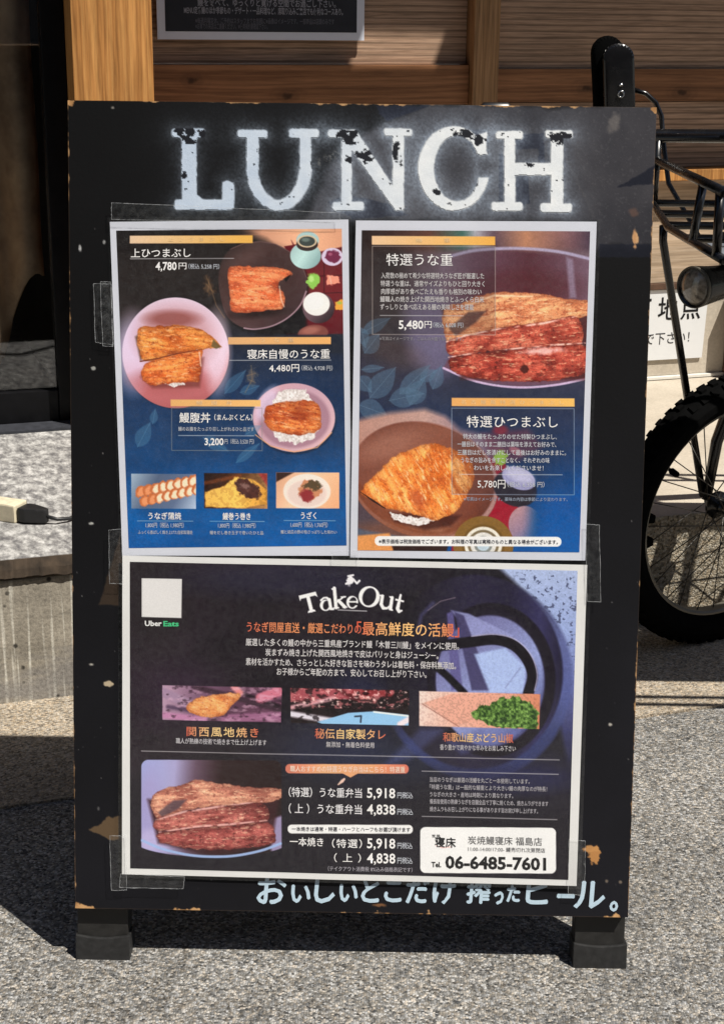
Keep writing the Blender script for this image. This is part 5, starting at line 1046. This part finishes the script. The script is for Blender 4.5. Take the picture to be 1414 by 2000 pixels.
for s_ in (-1, 1):
    fk.tube([HUB + wn * 0.052 * s_, HUB + wn * 0.053 * s_ + wu * 0.10 - wa * 0.006, crown + wn * 0.050 * s_ - wu * 0.03, crown + wn * 0.02 * s_], [0.008, 0.010, 0.012, 0.012], 10)
fk.tube([crown - wn * 0.03, crown + wn * 0.03], 0.013, 10); bpart(fk, 'fork', M_bk)
BB = Vector((1.06, 2.515, 0.215)); ST = Vector((1.21, 2.548, 0.60))
fm = MB(); fm.tube([crown + wu * 0.02, head], 0.019, 14); fm.tube([crown + wu * .04, BB], 0.017, 12); fm.tube([head - wu * .03, ST - Vector((.02, 0.004, .05))], 0.014, 12); fm.tube([BB, ST], 0.015, 12)
for s_ in (-1, 1):
    o_ = Vector((-0.2, 0.98, 0)) * 0.055 * s_; fm.tube([BB + o_ * .5, RH + o_], 0.008, 8); fm.tube([ST - Vector((.02, 0, .05)) + o_ * .4, RH + o_], 0.007, 8)
bpart(fm, 'frame', M_bk)
bpart(MB().tube([ST, ST + Vector((.05, .011, .14))], 0.012, 10), 'seat_post', M_chr)
sd = MB(); SM = Matrix.Translation(ST + Vector((.06, .013, .15))) @ Matrix.Rotation(R(12), 4, 'Z')
sd.prism([(-.15, -.018), (-.05, -.03), (.03, -.065), (.11, -.07), (.12, 0), (.11, .07), (.03, .065), (-.05, .03), (-.15, .018), (-.16, 0)], 0, .045, SM); bpart(sd, 'saddle', M_tyre, bevel=0.012)
cr = MB(); od = Vector((-0.2, 0.98, 0))
cr.lathe([(0.05, -.003), (0.068, -.003), (0.068, .003), (0.05, .003)], Matrix.Translation(BB - od * 0.045) @ Vector((-0.2, 0.98, 0)).to_track_quat('Z', 'Y').to_matrix().to_4x4(), 32)
cr.tube([BB - od * .08, BB + od * .08], .010, 8); cr.tube([BB - od * .075, BB - od * .08 + Vector((.09, .02, -.10))], .008, 8); cr.tube([BB + od * .075, BB + od * .08 + Vector((-.09, -.02, .10))], .008, 8); bpart(cr, 'crank', M_chr)
for s_, q in ((-1, Vector((.09, .02, -.10))), (1, Vector((-.09, -.02, .10)))):
    c_ = BB + od * .125 * s_ + q; bpart(MB().box(-.04, .04, -.035, .035, -.009, .009, Matrix.Translation(c_) @ Matrix.Rotation(R(12), 4, 'Z')), 'pedal', M_tyre, bevel=.003)
bpart(MB().tube([BB + Vector((.05, -.02, -.02)), BB + Vector((.08, -.11, -.207))], .007, 8), 'kickstand', M_bk)
# handlebar with an upright grip at its near-left end, cables and stem
st0 = head + wu * 0.19 - wa * 0.03
bpart(MB().tube([head, st0], 0.013, 10), 'stem', M_bk)
hb = MB(); G0 = Vector((0.402, 2.605, 0.838))
hb.tube([G0 + Vector((-.002, 0, .03)), G0, G0 + Vector((.012, .006, -.018)), G0 + Vector((.05, .010, -.026)), st0 - wn * .0 + Vector((-.10, .03, -.02)), st0, st0 + Vector((.14, -.12, -.01)), st0 + Vector((.24, -.21, -.02)), st0 + Vector((.27, -.235, .02))], 0.011, 10)
bpart(hb, 'handlebar', M_bk)
gx = Matrix(((1, 0, 0, 0), (0, 0, -1, 0), (0, 1, 0, 0), (0, 0, 0, 1)))       # outline in x, z; thickness along -y
def slab(cx, z0, z1, wd, cy, th, tilt):
    n = 14; r_ = wd / 2; ol = [(-r_, z0), (r_, z0)] + [(r_ * math.cos(q), (z1 - r_) + r_ * math.sin(q)) for q in np.linspace(0, math.pi, n)]
    return MB().prism(ol, 0, th, Matrix.Translation((cx, cy, 0)) @ Matrix.Translation((0, 0, z0)) @ Matrix.Rotation(R(tilt), 4, 'Y') @ Matrix.Translation((0, 0, -z0)) @ gx)
gp = bpart(slab(0.399, 0.838, 0.970, 0.052, 2.612, 0.026, -6), 'grip', M_tyre, bevel=0.007)
bpart(slab(0.4115, 0.835, 0.959, 0.051, 2.585, 0.018, -5), 'grip_cover', M_bk, gp, bevel=0.006)
ck = MB()
ck.tube([(0.4092 + .0045 * math.cos(q), 2.5655, 0.880 + .0048 * math.sin(q)) for q in np.linspace(0, 2 * math.pi, 17)[:-1]], 0.0015, 6, closed=True)
ck.box(0.4058, 0.4112, 2.5645, 2.567, 0.8925, 0.8965)
bpart(ck, 'clasp', M_chr, gp)
cb = MB()
cb.tube([(0.372, 2.62, 0.80), (0.373, 2.62, 0.838), (0.385, 2.625, 0.865), (0.400, 2.63, 0.876)], 0.0042, 8)
cb.tube([(0.436, 2.60, 0.885), (0.455, 2.60, 0.880), (0.472, 2.60, 0.866), (0.483, 2.60, 0.845), (0.488, 2.59, 0.80), (0.495, 2.56, 0.74), (0.54, 2.5, 0.66), (0.60, 2.44, 0.60)], 0.0042, 8)
cb.tube([(0.224, 2.62, 0.842), (0.245, 2.62, 0.853), (0.29, 2.625, 0.85), (0.372, 2.63, 0.838)], 0.0042, 8)
bpart(cb, 'brake_cable', M_bk)
# front rack
rk = MB(); r_ = 0.0058
xl = lambda y: 0.430 + 0.030 * max(0, (y - 2.2) / 0.3) ** 1.0 + 0.012 * max(0, (2.2 - y) / 0.3)
lo = [(xl(y), y, 0.7145) for y in (2.5, 2.35, 2.2, 2.05, 1.9)]; hi = [(0.463, 2.5, 0.782), (0.437, 1.9, 0.797)]
XR = 1.00
rk.tube(lo, r_, 10); rk.tube(hi, r_ * 1.15, 10); rk.tube([(XR, 2.5, .7145), (XR, 1.9, .7145)], r_, 10); rk.tube([(XR, 2.5, .782), (XR, 1.9, .797)], r_ * 1.15, 10)
rk.tube([(0.455, 2.5, 0.817), (XR + .02, 2.5, 0.820)], 0.0068, 10); rk.tube([(0.436, 1.9, .797), (XR, 1.9, .797)], r_, 10)
for x in (0.462, 0.585, 0.72, 0.86, XR): rk.tube([(x + (.004 if x > .5 else 0), 2.5, 0.818), (x - (.006 if .5 < x < .8 else 0), 2.5, 0.712)], r_ * 1.05, 10)
for y in (2.06, 1.935): 
    rk.tube([(xl(y), y, .7145), (0.463 - (2.5 - y) * .0433, y, .782 + (2.5 - y) * .025)], r_ * 1.05, 10); rk.tube([(XR, y, .7145), (XR, y, .79)], r_, 10)
for y in (2.5, 2.36, 2.225, 2.09, 1.90): rk.tube([(xl(y), y, .7150), (XR, y, .7150)], r_, 10)
rko = bpart(rk, 'front_rack', M_bk)
bpart(MB().box(0.47, 0.97, 1.99, 2.20, 0.700, 0.704), 'rack_plate', M_plate, rko, bevel=.001)  # plate and rack widened to throw a broad shadow on the gutter
sy = MB(); sy.tube([(0.430, 2.24, 0.712), (0.432, 2.245, 0.690), HUB + wn * .062 + Vector((0, 0, 0.004))], 0.0062, 10)
sy.tube([(XR - .02, 2.2, .7145), HUB - wn * .062 + Vector((0, 0, .004))], .0062, 10); sy.tube([head, (0.70, 2.36, .712)], .009, 8)
bpart(sy, 'rack_stay', M_bk)
# headlight under the rack
LC = atl = Vector((0.4525, 2.10, 0.6475)); ax = Vector((-0.80, -0.60, -0.03)).normalized()
LM = Matrix.Translation(LC) @ ax.to_track_quat('Z', 'Y').to_matrix().to_4x4()
hl = bpart(MB().lathe([(0.0, -0.10), (0.016, -0.10), (0.022, -0.085), (0.0255, -0.03), (0.0285, -0.004), (0.0285, 0.004), (0.026, 0.004), (0.026, -0.006), (0.0, -0.006)], LM, 36, closed=False), 'headlight', M_bk)
m, t, b = newmat('headlight_lens'); b.inputs['Base Color'].default_value = (0.30, 0.27, 0.22, 1); b.inputs['Roughness'].default_value = 0.12; b.inputs['Coat Weight'].default_value = 1.0
v = coords(t, (1, 1, 1)); nn = noise_tex(t, v, 55, 3); t.links.new(ramp(t, nn, [(.35, (.10, .085, .07)), (.5, (.42, .37, .30)), (.65, (.20, .17, .13))]), b.inputs['Base Color'])
bpart(MB().lathe([(0.0, 0.009), (0.012, 0.0075), (0.02, 0.005), (0.0258, 0.001), (0.0258, -0.004), (0.0, -0.004)], LM, 36, closed=False), 'lens', m, hl)
bpart(MB().lathe([(0.0262, 0.0035), (0.0285, 0.0055), (0.0292, 0.003), (0.0285, 0.0)], LM, 36), 'bezel', M_rim, hl)
bpart(MB().box(-.008, .008, -.008, .008, 0, .05, Matrix.Translation(LC - ax * .06 + Vector((0, 0, .018)))), 'bracket', M_bk, hl)

bpy.data.objects.remove(_to)
